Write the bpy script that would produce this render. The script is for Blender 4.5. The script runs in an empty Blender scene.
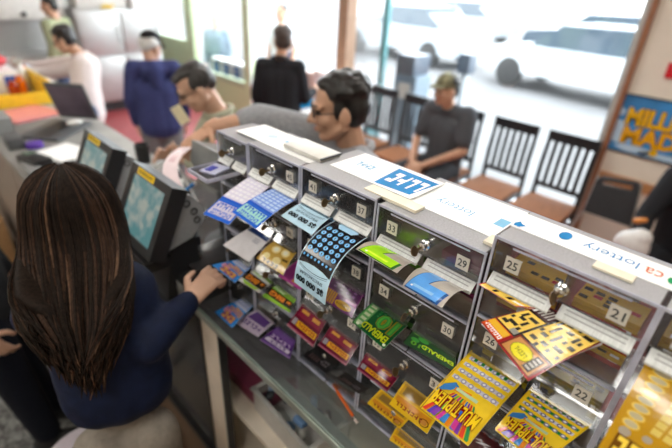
import bpy, bmesh, math, random
from mathutils import Vector as V, Matrix, Quaternion
random.seed(7)
S = bpy.context.scene
COL = S.collection
H = 2.05                        # height of the lens above the floor
PI = math.pi

# ------------------------------------------------------------------ camera
F = 448.0
def _unit(a): return V(a).normalized()
_down = _unit((290-336, -(1030-224), -F))
_vx = -180-336.0
_fw = _unit((_vx, -((-F*F+46*_vx)/806.0), -F))
_fw = (_fw - _down*_fw.dot(_down)).normalized()
_up = -_down
_right = _fw.cross(_up)
M3 = Matrix((_right, _fw, _up))            # camera axes -> room axes (X to the windows, Y along the counter, Z up)
cd = bpy.data.cameras.new('camera'); cam = bpy.data.objects.new('camera', cd); COL.objects.link(cam)
cam.matrix_world = Matrix.Translation((0, 0, H)) @ M3.to_4x4()
cd.sensor_width = 36; cd.lens = 24; cd.clip_start = 0.02; cd.clip_end = 200
cd.dof.use_dof = True; cd.dof.focus_distance = 0.78; cd.dof.aperture_fstop = 2.0
S.camera = cam

def ray(x, y): return M3 @ V((x-336.0, 224.0-y, -F))
def at(x, y, X=None, Y=None, Z=None, D=None):
    """a measured photo point on a plane of the room (Z is given below the lens)"""
    r = ray(x, y)
    k = X/r.x if X is not None else Y/r.y if Y is not None else Z/r.z if Z is not None else D/F
    p = r*k
    return V((p.x, p.y, p.z+H))

# ------------------------------------------------------------------ materials
MATS = {}
def nodes(m): 
    m.use_nodes = True
    return m.node_tree.nodes, m.node_tree.links
def mat(name, col, rough=.5, metal=0, spec=.5, var=.08, scale=30, bump=0, emit=0, coat=0, stretch=None):
    """procedural: a principled surface whose colour wanders a little with a noise texture"""
    if name in MATS: return MATS[name]
    m = bpy.data.materials.new(name); N, L = nodes(m)
    b = N['Principled BSDF']
    tc = N.new('ShaderNodeTexCoord'); nz = N.new('ShaderNodeTexNoise')
    nz.inputs['Scale'].default_value = scale; nz.inputs['Detail'].default_value = 3
    if stretch:
        mp = N.new('ShaderNodeMapping'); mp.inputs['Scale'].default_value = stretch
        L.new(tc.outputs['Object'], mp.inputs['Vector']); L.new(mp.outputs['Vector'], nz.inputs['Vector'])
    else:
        L.new(tc.outputs['Object'], nz.inputs['Vector'])
    rp = N.new('ShaderNodeValToRGB')
    c = list(col)[:3]
    rp.color_ramp.elements[0].position = .3; rp.color_ramp.elements[1].position = .7
    rp.color_ramp.elements[0].color = [max(0, v*(1-var)) for v in c]+[1]
    rp.color_ramp.elements[1].color = [min(1, v*(1+var)) for v in c]+[1]
    L.new(nz.outputs['Fac'], rp.inputs['Fac']); L.new(rp.outputs['Color'], b.inputs['Base Color'])
    b.inputs['Roughness'].default_value = rough; b.inputs['Metallic'].default_value = metal
    b.inputs['Specular IOR Level'].default_value = spec
    b.inputs['Coat Weight'].default_value = coat
    if bump:
        bp = N.new('ShaderNodeBump'); bp.inputs['Strength'].default_value = bump; bp.inputs['Distance'].default_value = .01
        L.new(nz.outputs['Fac'], bp.inputs['Height']); L.new(bp.outputs['Normal'], b.inputs['Normal'])
    if emit:
        L.new(rp.outputs['Color'], b.inputs['Emission Color']); b.inputs['Emission Strength'].default_value = emit
    MATS[name] = m
    return m
def srgb(h):
    h = h.lstrip('#'); o = []
    for i in (0, 2, 4):
        v = int(h[i:i+2], 16)/255
        o.append(v/12.92 if v <= .04045 else ((v+.055)/1.055)**2.4)
    return o
def ink(h): return mat('ink_'+h, srgb(h), .15, spec=.5, var=.05, scale=60)
def clear(name, tint, refl=1.0, rough=.02, scuff_haze=0, glow=.5, even=.4):
    """thin clear sheet: what is behind shows through, the room mirrors faintly in it"""
    if name in MATS: return MATS[name]
    m = bpy.data.materials.new(name); N, L = nodes(m)
    N.remove(N['Principled BSDF']); out = N['Material Output']
    t = N.new('ShaderNodeBsdfTransparent'); g = N.new('ShaderNodeBsdfGlossy'); mx = N.new('ShaderNodeMixShader')
    fr = N.new('ShaderNodeFresnel'); fr.inputs['IOR'].default_value = 1.49
    nz = N.new('ShaderNodeTexNoise'); nz.inputs['Scale'].default_value = 25; nz.inputs['Detail'].default_value = 4
    rp = N.new('ShaderNodeMapRange'); rp.inputs['To Min'].default_value = rough; rp.inputs['To Max'].default_value = rough+.12
    mu = N.new('ShaderNodeMath'); mu.operation = 'MULTIPLY'; mu.inputs[1].default_value = refl; mu.use_clamp = True
    L.new(nz.outputs['Fac'], rp.inputs['Value']); L.new(rp.outputs['Result'], g.inputs['Roughness'])
    t.inputs['Color'].default_value = list(tint)+[1]
    L.new(fr.outputs['Fac'], mu.inputs[0]); L.new(mu.outputs[0], mx.inputs['Fac'])
    
    src = t.outputs[0]
    if scuff_haze:  # pale scatter: scuffs, plus haze imitating reflected light on tops and counter glass
        d1 = N.new('ShaderNodeBsdfDiffuse'); d1.inputs['Color'].default_value = (.82, .82, .86, 1); d2 = N.new('ShaderNodeBsdfTranslucent'); d2.inputs['Color'].default_value = (.85, .85, .90, 1); df = N.new('ShaderNodeMixShader'); df.inputs['Fac'].default_value = glow; L.new(d1.outputs[0], df.inputs[1]); L.new(d2.outputs[0], df.inputs[2]); ms = N.new('ShaderNodeMixShader')
        n2 = N.new('ShaderNodeTexNoise'); n2.inputs['Scale'].default_value = 60; n2.inputs['Detail'].default_value = 6; r2 = N.new('ShaderNodeMapRange')
        r2.inputs['From Min'].default_value = .3; r2.inputs['From Max'].default_value = .8; r2.inputs['To Min'].default_value = scuff_haze*even; r2.inputs['To Max'].default_value = scuff_haze*(2.2-even)
        L.new(n2.outputs['Fac'], r2.inputs['Value']); L.new(r2.outputs['Result'], ms.inputs['Fac']); L.new(t.outputs[0], ms.inputs[1]); L.new(df.outputs[0], ms.inputs[2]); src = ms.outputs[0]
    L.new(src, mx.inputs[1]); L.new(g.outputs[0], mx.inputs[2]); L.new(mx.outputs[0], out.inputs['Surface'])
    MATS[name] = m
    return m

# ------------------------------------------------------------------ mesh builder
class MB:
    def __init__(s): s.v = []; s.f = []; s.m = []; s.mats = []
    def mi(s, m):
        if m not in s.mats: s.mats.append(m)
        return s.mats.index(m)
    def add(s, vs, fs, m):
        o = len(s.v); k = s.mi(m)
        s.v += [V(p) for p in vs]; s.f += [[o+i for i in f] for f in fs]; s.m += [k]*len(fs)
        return s
    def box(s, a, b, m, bev=0):
        a = V(a); b = V(b); lo = V([min(a[i], b[i]) for i in range(3)]); hi = V([max(a[i], b[i]) for i in range(3)])
        if bev:
            bm = bmesh.new(); bmesh.ops.create_cube(bm, size=1)
            for q in bm.verts: q.co = V([(lo[i]+hi[i])/2+q.co[i]*(hi[i]-lo[i]) for i in range(3)])
            bmesh.ops.bevel(bm, geom=bm.edges[:], offset=bev, segments=2, affect='EDGES', profile=.6)
            return s.bm(bm, m)
        p = [(lo.x, lo.y, lo.z), (hi.x, lo.y, lo.z), (hi.x, hi.y, lo.z), (lo.x, hi.y, lo.z), (lo.x, lo.y, hi.z), (hi.x, lo.y, hi.z), (hi.x, hi.y, hi.z), (lo.x, hi.y, hi.z)]
        return s.add(p, [(3, 2, 1, 0), (4, 5, 6, 7), (0, 1, 5, 4), (1, 2, 6, 5), (2, 3, 7, 6), (3, 0, 4, 7)], m)
    def bm(s, bm, m, mtx=None):
        bm.verts.ensure_lookup_table(); bm.verts.index_update()
        s.add([(mtx @ q.co) if mtx else q.co.copy() for q in bm.verts], [[q.index for q in f.verts] for f in bm.faces], m)
        bm.free(); return s
    def obox(s, c, sx, sy, sz, rot, m, bev=0):
        """box about c, turned by the matrix rot"""
        t = MB(); t.box((-sx/2, -sy/2, -sz/2), (sx/2, sy/2, sz/2), m, bev)
        R = rot.to_3x3() if hasattr(rot, 'to_3x3') else rot
        return s.add([V(c)+R @ q for q in t.v], t.f, m)
    def ring(s, rings, m, cap=True):
        n = len(rings[0]); vs = [p for r in rings for p in r]; fs = []
        for i in range(len(rings)-1):
            for j in range(n):
                fs.append((i*n+j, i*n+(j+1) % n, (i+1)*n+(j+1) % n, (i+1)*n+j))
        if cap: fs.append(tuple(range(n))[::-1]); fs.append(tuple((len(rings)-1)*n+j for j in range(n)))
        return s.add(vs, fs, m)
    def tube(s, pts, r, m, n=8):
        pts = [V(p) for p in pts]; rs = r if isinstance(r, (list, tuple)) else [r]*len(pts)
        rings = []; ref = None
        for i, p in enumerate(pts):
            t = (pts[min(i+1, len(pts)-1)]-pts[max(i-1, 0)]).normalized()
            if ref is None: ref = t.orthogonal().normalized()
            ref = (ref-t*ref.dot(t)).normalized(); w = t.cross(ref)
            rings.append([p+(ref*math.cos(2*PI*j/n)+w*math.sin(2*PI*j/n))*rs[i] for j in range(n)])
        return s.ring(rings, m)
    def cyl(s, a, b, r, m, n=16, r2=None): return s.tube([a, b], [r, r if r2 is None else r2], m, n)
    def lathe(s, base, prof, m, n=20, axis=V((0, 0, 1))):
        axis = V(axis).normalized(); u = axis.orthogonal().normalized(); w = axis.cross(u); base = V(base)
        return s.ring([[base+axis*z+(u*math.cos(2*PI*j/n)+w*math.sin(2*PI*j/n))*max(r, .0004) for j in range(n)] for r, z in prof], m)
    def cap(s, a, b, ra, rb, m, n=10):
        """tapered limb with round ends"""
        a = V(a); b = V(b); d = b-a; L = max(d.length, 1e-5); d = d/L
        prof = [(ra*math.cos(t), -ra*math.sin(t)) for t in [PI/2*.98, PI/3, PI/6, 0]] + [(rb*math.cos(t), L+rb*math.sin(t)) for t in [0, PI/6, PI/3, PI/2*.98]]
        return s.lathe(a, prof, m, n, d)
    def ell(s, c, r, m, rot=None, n=14):
        R = rot or Matrix.Identity(3); c = V(c); k = 9
        rings = []
        for i in range(k):
            t = -PI/2*.985+PI*.985*i/(k-1)
            rings.append([c+R @ V((r[0]*math.cos(t)*math.cos(2*PI*j/n), r[1]*math.cos(t)*math.sin(2*PI*j/n), r[2]*math.sin(t))) for j in range(n)])
        return s.ring(rings, m)
    def prism(s, pts, d, m):
        """outline pts (3-D) pushed along d"""
        n = len(pts); d = V(d); pts = [V(p) for p in pts]
        return s.add(pts+[p+d for p in pts], [tuple(range(n))[::-1], tuple(range(n, 2*n))]+[(i, (i+1) % n, n+(i+1) % n, n+i) for i in range(n)], m)
    def mesh(s, name, smooth=False):
        me = bpy.data.meshes.new(name); me.from_pydata([tuple(p) for p in s.v], [], s.f)
        for m in s.mats: me.materials.append(m)
        me.polygons.foreach_set('material_index', s.m)
        me.update()
        bm = bmesh.new(); bm.from_mesh(me); bmesh.ops.recalc_face_normals(bm, faces=bm.faces[:]) if not getattr(s, 'keep', False) else None
        bm.to_mesh(me); bm.free()
        if smooth:
            me.polygons.foreach_set('use_smooth', [True]*len(me.polygons))
            try: me.set_sharp_from_angle(angle=math.radians(40))
            except Exception: pass
        return me
    def build(s, name, parent=None, smooth=True, label=None):
        o = bpy.data.objects.new(name, s.mesh(name, smooth)); COL.objects.link(o)
        if parent is not None: o.parent = parent; o.matrix_parent_inverse = world_of(parent).inverted()
        if label: o['label'] = label
        return o
def world_of(p):
    w = Matrix.Translation(p.location)
    if p.parent is not None: w = world_of(p.parent) @ p.matrix_parent_inverse @ w
    return w
def tag(o, label, cat, group=None, kind=None):
    o['label'] = label; o['category'] = cat
    if group: o['group'] = group
    if kind: o['kind'] = kind
    return o
def thing(name, label, cat, loc=(0, 0, 0), group=None):
    o = bpy.data.objects.new(name, None); COL.objects.link(o); o.location = loc; o.empty_display_size = .05
    return tag(o, label, cat, group)
def struct(name, mb, parent=None, smooth=False):
    o = mb.build(name, parent, smooth)
    if parent is None: o['kind'] = 'structure'
    return o
def copy_tree(o, delta, parent=None):
    c = o.copy(); COL.objects.link(c)
    if parent is None: c.location = o.location+V(delta)
    else: c.parent = parent; c.matrix_parent_inverse = o.matrix_parent_inverse.copy()
    for ch in list(o.children): copy_tree(ch, delta, c)
    return c
_T = {}
def text2d(txt, bold=.0):
    """flat lettering as (points, triangles), scaled to a unit box, plus its aspect"""
    k = (txt, bold)
    if k in _T: return _T[k]
    cu = bpy.data.curves.new('lettering', 'FONT'); cu.body = txt; cu.size = 1; cu.offset = bold; cu.resolution_u = 2
    ob = bpy.data.objects.new('lettering', cu); COL.objects.link(ob)
    bpy.context.view_layer.update()
    me = bpy.data.meshes.new_from_object(ob.evaluated_get(bpy.context.evaluated_depsgraph_get()))
    vs = [(q.co.x, q.co.y) for q in me.vertices]; fs = [list(p.vertices) for p in me.polygons]
    bpy.data.objects.remove(ob); bpy.data.curves.remove(cu); bpy.data.meshes.remove(me)
    x0 = min(p[0] for p in vs); x1 = max(p[0] for p in vs); y0 = min(p[1] for p in vs); y1 = max(p[1] for p in vs)
    r = ([((x-x0)/(x1-x0), (y-y0)/(y1-y0)) for x, y in vs], fs, (x1-x0)/(y1-y0))
    _T[k] = r; return r
class Sheet:
    """a printed sheet: outlines laid on a curved patch given by its four corners; s runs along the slot, t to the free end"""
    def __init__(s, p00, p10, p01, p11, bend=(0, 0, 0), bend2=None, thick=.0005):
        P = [V(p) for p in (p00, p10, p01, p11)]; s.P = P
        b0 = V(bend); b1 = V(bend2) if bend2 is not None else b0
        s.c1 = (P[0]+P[2])/2+b1; s.c0 = (P[1]+P[3])/2+b0       # middle of the s=0 and s=1 edge: see pos()
        s.mb = MB(); s.mb.keep = True; s.k = 0; s.thick = thick
    def pos(s, a, t):
        P = s.P
        l = P[0]*(1-t)**2+s.c1*2*t*(1-t)+P[2]*t*t; r = P[1]*(1-t)**2+s.c0*2*t*(1-t)+P[3]*t*t
        return l*(1-a)+r*a
    def nrm(s, a, t):
        e = .01; da = s.pos(a+e, t)-s.pos(a-e, t); dt = s.pos(a, t+e)-s.pos(a, t-e)
        return da.cross(dt).normalized()
    def at(s, a, t, h): return s.pos(a, t)+s.nrm(a, t)*h
    def base(s, m, back=None, na=6, nt=14):
        g = lambda h: [s.at(i/na, j/nt, h) for j in range(nt+1) for i in range(na+1)]
        q = [(j*(na+1)+i, j*(na+1)+i+1, (j+1)*(na+1)+i+1, (j+1)*(na+1)+i) for j in range(nt) for i in range(na)]
        s.mb.add(g(0), q, m); s.mb.add(g(-s.thick), [f[::-1] for f in q], back or m)
        e = [(i/na, 0) for i in range(na)]+[(1, j/nt) for j in range(nt)]+[(1-i/na, 1) for i in range(na)]+[(0, 1-j/nt) for j in range(nt)]
        n = len(e); vs = [s.at(a, t, 0) for a, t in e]+[s.at(a, t, -s.thick) for a, t in e]
        s.mb.add(vs, [(n+i, n+(i+1) % n, (i+1) % n, i) for i in range(n)], back or m)
        return s
    def lay(s, vs, fs, m, h):
        """flat outline cut along the sheet's own grid so that it follows the curve"""
        bm = bmesh.new(); q = [bm.verts.new((a, t, 0)) for a, t in vs]
        for f in fs:
            try: bm.faces.new([q[i] for i in f])
            except ValueError: pass
        for ax, n in ((1, 14), (0, 6)):
            lo = min(p[ax] for p in vs); hi = max(p[ax] for p in vs)
            for k in range(1, n):
                if lo+.002 < k/n < hi-.002:
                    co = [0, 0, 0]; co[ax] = k/n; no = [0, 0, 0]; no[ax] = 1
                    bmesh.ops.bisect_plane(bm, geom=bm.verts[:]+bm.edges[:]+bm.faces[:], plane_co=co, plane_no=no, dist=1e-6)
        bm.verts.index_update()
        s.mb.add([s.at(p.co.x, p.co.y, h) for p in bm.verts], [[p.index for p in f.verts] for f in bm.faces], m); bm.free()
    def _h(s): s.k += 1; return .00016*s.k+.0001
    def rect(s, a0, a1, t0, t1, m):
        s.lay([(a0, t0), (a1, t0), (a1, t1), (a0, t1)], [(0, 1, 2, 3)], m, s._h()); return s
    def poly(s, pts, m):
        s.lay(pts, [tuple(range(len(pts)))], m, s._h()); return s
    def rects(s, lst, m):
        h = s._h()
        for a0, a1, t0, t1 in lst:
            s.mb.add([s.at(a0, t0, h), s.at(a1, t0, h), s.at(a1, t1, h), s.at(a0, t1, h)], [(0, 1, 2, 3)], m)
        return s
    def disc(s, lst, m, n=12):
        h = s._h()
        for a, t, ra, rt in lst:
            s.mb.add([s.at(a, t, h)]+[s.at(a+ra*math.cos(2*PI*j/n), t+rt*math.sin(2*PI*j/n), h) for j in range(n)], [(0, 1+j, 1+(j+1) % n) for j in range(n)], m)
        return s
    def hoop(s, a, t, ra, rt, w, m, n=20, a0=0, a1=2*PI):
        h = s._h(); vs = []
        for j in range(n+1):
            q = a0+(a1-a0)*j/n
            vs += [s.at(a+ra*math.cos(q), t+rt*math.sin(q), h), s.at(a+ra*(1+w)*math.cos(q), t+rt*(1+w)*math.sin(q), h)]
        s.mb.add(vs, [(2*j, 2*j+1, 2*j+3, 2*j+2) for j in range(n)], m); return s
    def text(s, txt, a, t, w, hgt, m, bold=.02, slant=0, arc=0, h=None):
        """centre (a,t), size (w,hgt) in sheet units"""
        vs, fs, asp = text2d(txt, bold); h = h or s._h()
        s.lay([(a+(x-.5)*w+slant*(y-.5)*w, t+(y-.5)*hgt+arc*(x-.5)*1.0) for x, y in vs], fs, m, h)
        return s
    def scrawl(s, n, a, t, w, hgt, m, bold=.02, slant=0, arc=0):
        """unreadable blurred lettering: n letter-like marks"""
        h = s._h(); rr = random.Random(int(n*97+a*1000+t*100)); d = w/n
        for i in range(n):
            x0 = a-w/2+d*(i+.10); x1 = a-w/2+d*(i+.86); xm = x0+(x1-x0)*rr.choice((.30, .42)); y0 = t-hgt/2; y1 = t+hgt/2; q = rr.choice((0, 1, 2))
            ym = y0+hgt*.30 if q else y1-hgt*.30
            L = [(x0, xm, y0, y1), (xm, x1, ym-hgt*.3, ym) if q != 1 else (xm, x1, y0, y0+hgt*.28)]
            if q == 2: L.append((xm, x1, y1-hgt*.28, y1))
            for b0, b1, c0, c1 in L: s.mb.add([s.at(b0, c0, h), s.at(b1, c0, h), s.at(b1, c1, h), s.at(b0, c1, h)], [(0, 1, 2, 3)], m)
        return s
    def oscrawl(s, n, a, t, w, hgt, m, mo, bold=.02, slant=0, o=.05, arc=0):
        s.rect(a-w/2-.02, a+w/2+.02, t-hgt/2-.015, t+hgt/2+.015, mo); return s.scrawl(n, a, t, w, hgt, m)
    def otext(s, txt, a, t, w, hgt, m, mo, bold=.02, slant=0, o=.05, arc=0):
        """lettering with a dark outline"""
        s.text(txt, a, t, w, hgt, mo, bold+o, slant, arc); return s.text(txt, a, t, w*.985, hgt*.93, m, bold, slant, arc)
    def build(s, name, label=None, cat=None, group=None, parent=None):
        o = s.mb.build(name, parent, smooth=False)
        if cat: tag(o, label, cat, group)
        return o
# ------------------------------------------------------------------ shared materials
ACR = clear('clear_acrylic', (.965, .97, .975), .9, .02, .045)
ACT = clear('clear_acrylic_top', (.94, .95, .955), 1.2, .04, .60, .2, .95)  # strong whitish haze mixed in to imitate the sheen on the tops
ACE = mat('acrylic_edge', (.50, .51, .62), .12, spec=.7, var=.15, scale=40)
GLASS = clear('window_glass', (.985, .99, .99), .35, .0)
CGLASS = clear('counter_glass', (.84, .90, .87), 1.0, .02, .13, .3, .95)  # haze mixed in to imitate reflections on the glass
GEDGE = mat('glass_edge', (.30, .38, .34), .2, var=.15)
PAPER_ = 0
WHITE = mat('white_plastic', (.80, .80, .78), .4)
BLACK = mat('black_plastic', (.018, .018, .02), .38, bump=.05, scale=120)
DGREY = mat('dark_grey_plastic', (.085, .09, .095), .42, bump=.05, scale=120)
MGREY = mat('mid_grey_plastic', (.26, .27, .27), .45)
LGREY = mat('light_grey_plastic', (.50, .50, .47), .45)
STEEL = mat('brushed_steel', (.52, .52, .51), .40, metal=.8, var=.10, scale=14, stretch=(1, 1, 14))
CHROME = mat('chrome', (.72, .72, .70), .16, metal=1, var=.05)
BRASS = mat('aged_brass', (.20, .125, .06), .32, metal=.8, var=.3, scale=90)
PAPER = mat('white_paper', (.92, .92, .91), .6, var=.02)
CREAM = mat('cream_wall_paint', (.86, .79, .68), .75, var=.03, scale=6, bump=.03)
WOOD = mat('brown_post_wood', (.33, .14, .07), .5, var=.25, scale=20, stretch=(6, 6, 1))
GREENF = mat('sage_green_paint', (.60, .74, .46), .5, var=.06)
SEATW = mat('seat_wood', (.25, .095, .036), .7, spec=.2, var=.2, scale=9, stretch=(1, 8, 1))
CHAIRB = mat('chair_black', (.012, .011, .013), .4, var=.2)
RUBBER = mat('rubber', (.02, .02, .02), .7)

# ------------------------------------------------------------------ the room
XW = 3.95
fl = MB(); fl.box((-2.6, -3, -.05), (XW+.1, 9.1, 0), mat('red_floor_paint', (.30, .045, .05), .45, var=.15, scale=3)); struct('floor', fl)
f2 = MB(); f2.box((-2.55, -2.95, .001), (.98, 6.4, .004), mat('tan_floor_vinyl', (.22, .155, .10), .5, var=.18, scale=5))
o = struct('floor_behind_counter', f2)
ce = MB(); ce.box((-2.6, -3, 3.0), (XW+.1, 9.1, 3.08), mat('ceiling_tile', (.78, .78, .75), .9, var=.04)); struct('ceiling', ce)
wl = MB(); wl.box((-2.6, -3, 0), (-2.5, 9.1, 3), CREAM); struct('wall_left', wl)
wn = MB(); wn.box((-2.6, -3.1, 0), (XW+.1, -3, 3), CREAM); struct('wall_near', wn)
wf = MB(); wf.box((-2.6, 9.0, 0), (XW+.1, 9.1, 3), mat('kitchen_tile', (.74, .74, .70), .4, var=.05)); struct('wall_far', wf)
YP, YD = .925, 3.83                     # wood post between window and wall, post beside the open door
wr = MB()
wr.box((XW, -3, 0), (XW+.12, YP-.06, 3), CREAM)
wr.box((XW, YP-.06, 2.85), (XW+.12, 9.1, 3), CREAM)
wr.box((XW, YP-.06, 0), (XW+.12, YD, .22), CREAM)
struct('wall_right', wr)
t1 = MB(); t1.box((XW-.05, YP-.05, 0), (XW+.12, YP-.015, 3), WOOD, .006); t1.box((XW-.03, YP-.015, 0), (XW+.12, YP+.03, 3), LGREY, .004); t1.box((XW-.01, YP-.065, 0), (XW+.12, YP-.05, 3), CREAM); struct('trim_1', t1)
t2 = MB(); t2.box((XW-.04, YD-.05, 0), (XW+.12, YD+.10, 3), mat('door_post_tan', (.36, .22, .14), .5, var=.15), .006); struct('trim_2', t2)
t3 = MB(); t3.box((XW-.03, -3, H-1.35), (XW, YP-.06, H-1.27), mat('rail_orange_wood', (.50, .24, .10), .45, var=.15, stretch=(1, 8, 1)), .006); struct('trim_3', t3)
w1 = MB(); w1.box((XW+.05, YP+.03, .22), (XW+.056, YD-.05, 2.85), GLASS); w1.box((XW+.0, YP+.03, .20), (XW+.12, YD-.05, .25), mat('sill_alu', (.6, .62, .63), .35, metal=.6)); struct('window_1', w1)
# green storefront left of the doorway, a green post, then another window
dg = MB()
dg.box((XW-.03, 5.72, 0), (XW+.08, 5.86, 3), GREENF, .006); dg.box((XW-.03, 7.30, 0), (XW+.08, 7.55, 3), GREENF, .006)
dg.box((XW-.02, 5.86, 0), (XW+.05, 7.30, .50), GREENF, .004); dg.box((XW-.03, 5.86, .48), (XW+.06, 7.30, .56), mat('green_rail', (.42, .52, .36), .5), .004)
dg.box((XW-.03, 5.86, 2.55), (XW+.06, 7.30, 2.65), GREENF, .004)
dg.box((XW+.02, 5.86, .56), (XW+.026, 7.30, 2.55), GLASS)
dg.box((XW-.035, 5.69, 0), (XW-.01, 5.72, 3), LGREY)
struct('window_2', dg)
d2 = MB(); d2.box((XW+.02, 7.55, .95), (XW+.026, 9.0, 2.85), GLASS); d2.box((XW-.02, 7.55, 0), (XW+.06, 9.0, .95), GREENF); struct('window_3', d2)
# open glass door leaf pushed outward
dr = MB()
for a, b in (((XW+.10, 3.90, .02), (XW+.15, 3.99, 2.2)), ((XW+.82, 3.90, .02), (XW+.87, 3.99, 2.2))): dr.box(a, b, mat('door_teal', (.10, .28, .30), .4), .004)
dr.box((XW+.15, 3.92, .02), (XW+.82, 3.97, .25), MATS['door_teal']); dr.box((XW+.15, 3.92, 2.1), (XW+.82, 3.97, 2.2), MATS['door_teal'])
dr.box((XW+.15, 3.94, .25), (XW+.82, 3.946, 2.1), GLASS)
struct('door_1', dr)

# outside
og = MB(); og.box((XW+.12, -12, -.12), (60, 40, -.02), mat('parking_concrete', (.12, .12, .122), .8, var=.15, scale=.6)); struct('floor_outside', og)
bw = MB(); bw.box((40, -30, -.1), (41, 50, 3.4), mat('far_building_wall', (.80, .80, .78), .8, var=.05, scale=.3)); struct('wall_outside', bw)

# ------------------------------------------------------------------ light
W = bpy.data.worlds.new('sky'); S.world = W; W.use_nodes = True
bg = W.node_tree.nodes['Background']; bg.inputs['Color'].default_value = (.88, .95, 1, 1); bg.inputs['Strength'].default_value = 9
LAMP = mat('lamp_diffuser', (1, .97, .90), .6, var=.01, emit=11.5)
LAMP2 = mat('lamp_diffuser_dim', (1, .97, .90), .6, var=.01, emit=22)
LFR = mat('lamp_frame', (.75, .75, .73), .5)
n = 0
WHERE = {(.56, .50): 'over the ticket dispensers', (-1.0, .0): 'added behind the counter near the lens', (-.9, 2.6): 'behind the middle of the counter', (-.9, 5.4): 'behind the far end of the counter',  # the unseen lamp near the lens is added to brighten the ticket fronts
         (2.2, -.2): 'over the chairs by the poster wall', (2.2, 2.4): 'over the customers', (2.2, 5.2): 'in front of the steel kitchen'}
for (x, y), w in WHERE.items():
    t = thing('ceiling_light', 'flat white ceiling light %s' % w, 'light', (x, y, 2.985), 'ceiling lights')
    q = .10 if x == .56 else .32; e = q-.04
    a = MB(); a.box((x-q, y-.62, 2.95), (x+q, y-.58, 3.0), LFR); a.box((x-q, y+.58, 2.95), (x+q, y+.62, 3.0), LFR); a.box((x-q, y-.58, 2.95), (x-e, y+.58, 3.0), LFR); a.box((x+e, y-.58, 2.95), (x+q, y+.58, 3.0), LFR); a.build('frame', t)
    b = MB(); b.box((x-e, y-.58, 2.965), (x+e, y+.58, 2.985), LAMP2 if x == .56 else LAMP); b.build('diffuser', t)
S.view_settings.view_transform = 'Standard'; S.view_settings.look = 'None'; S.view_settings.gamma = 1; S.view_settings.exposure = 0.15
S.view_settings.use_curve_mapping = False
cy = S.cycles
cy.max_bounces = 32; cy.transparent_max_bounces = 48; cy.diffuse_bounces = 4; cy.glossy_bounces = 4; cy.use_denoising = True
cy.caustics_reflective = False; cy.caustics_refractive = False; cy.sample_clamp_indirect = 6
# ------------------------------------------------------------------ ticket dispensers
XF = .600
BACK = {'E': .708, 'D': .714, 'C': .792, 'B': .766, 'A': .722, 'Z': .706}
PLATE = mat('number_plate_card', (.66, .62, .55), .6, var=.04)
DIGIT = mat('digit_black', (.03, .03, .03), .5)
TEAR = mat('tear_bar_grey', (.66, .67, .66), .35, metal=.1, var=.12, scale=25, stretch=(1, 12, 1))
TEART = mat('tear_bar_print', (.36, .36, .36), .6)
UNITS = {  # y0 (near the lens), y1, top below the lens, first number of the far column, words for where it stands
 'E': (-.218, .0145, -.332, 17, 'at the right edge of the photo'),
 'D': (.015, .237, -.332, 25, 'numbered 25 and 21'),
 'C': (.242, .467, -.368, 33, 'numbered 33 and 29'),
 'B': (.471, .688, -.363, 41, 'numbered 41 and 37'),
 'A': (.692, .888, -.366, 49, 'numbered 45, second from the far end of the row'),
 'Z': (.892, 1.030, -.372, 57, 'at the far end of the row'),
}
SLOT = {}      # (unit, column, row) -> (y0, y1, z of the slot, z of the lip)
def front_text(mb, txt, y, z, w, h, m, x):
    """lettering on an upright face that looks at the clerks (-X)"""
    vs, fs, asp = text2d(txt, .015)
    mb.add([(x, y-(u-.5)*w, z+(v-.5)*h) for u, v in vs], fs, m)
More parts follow.
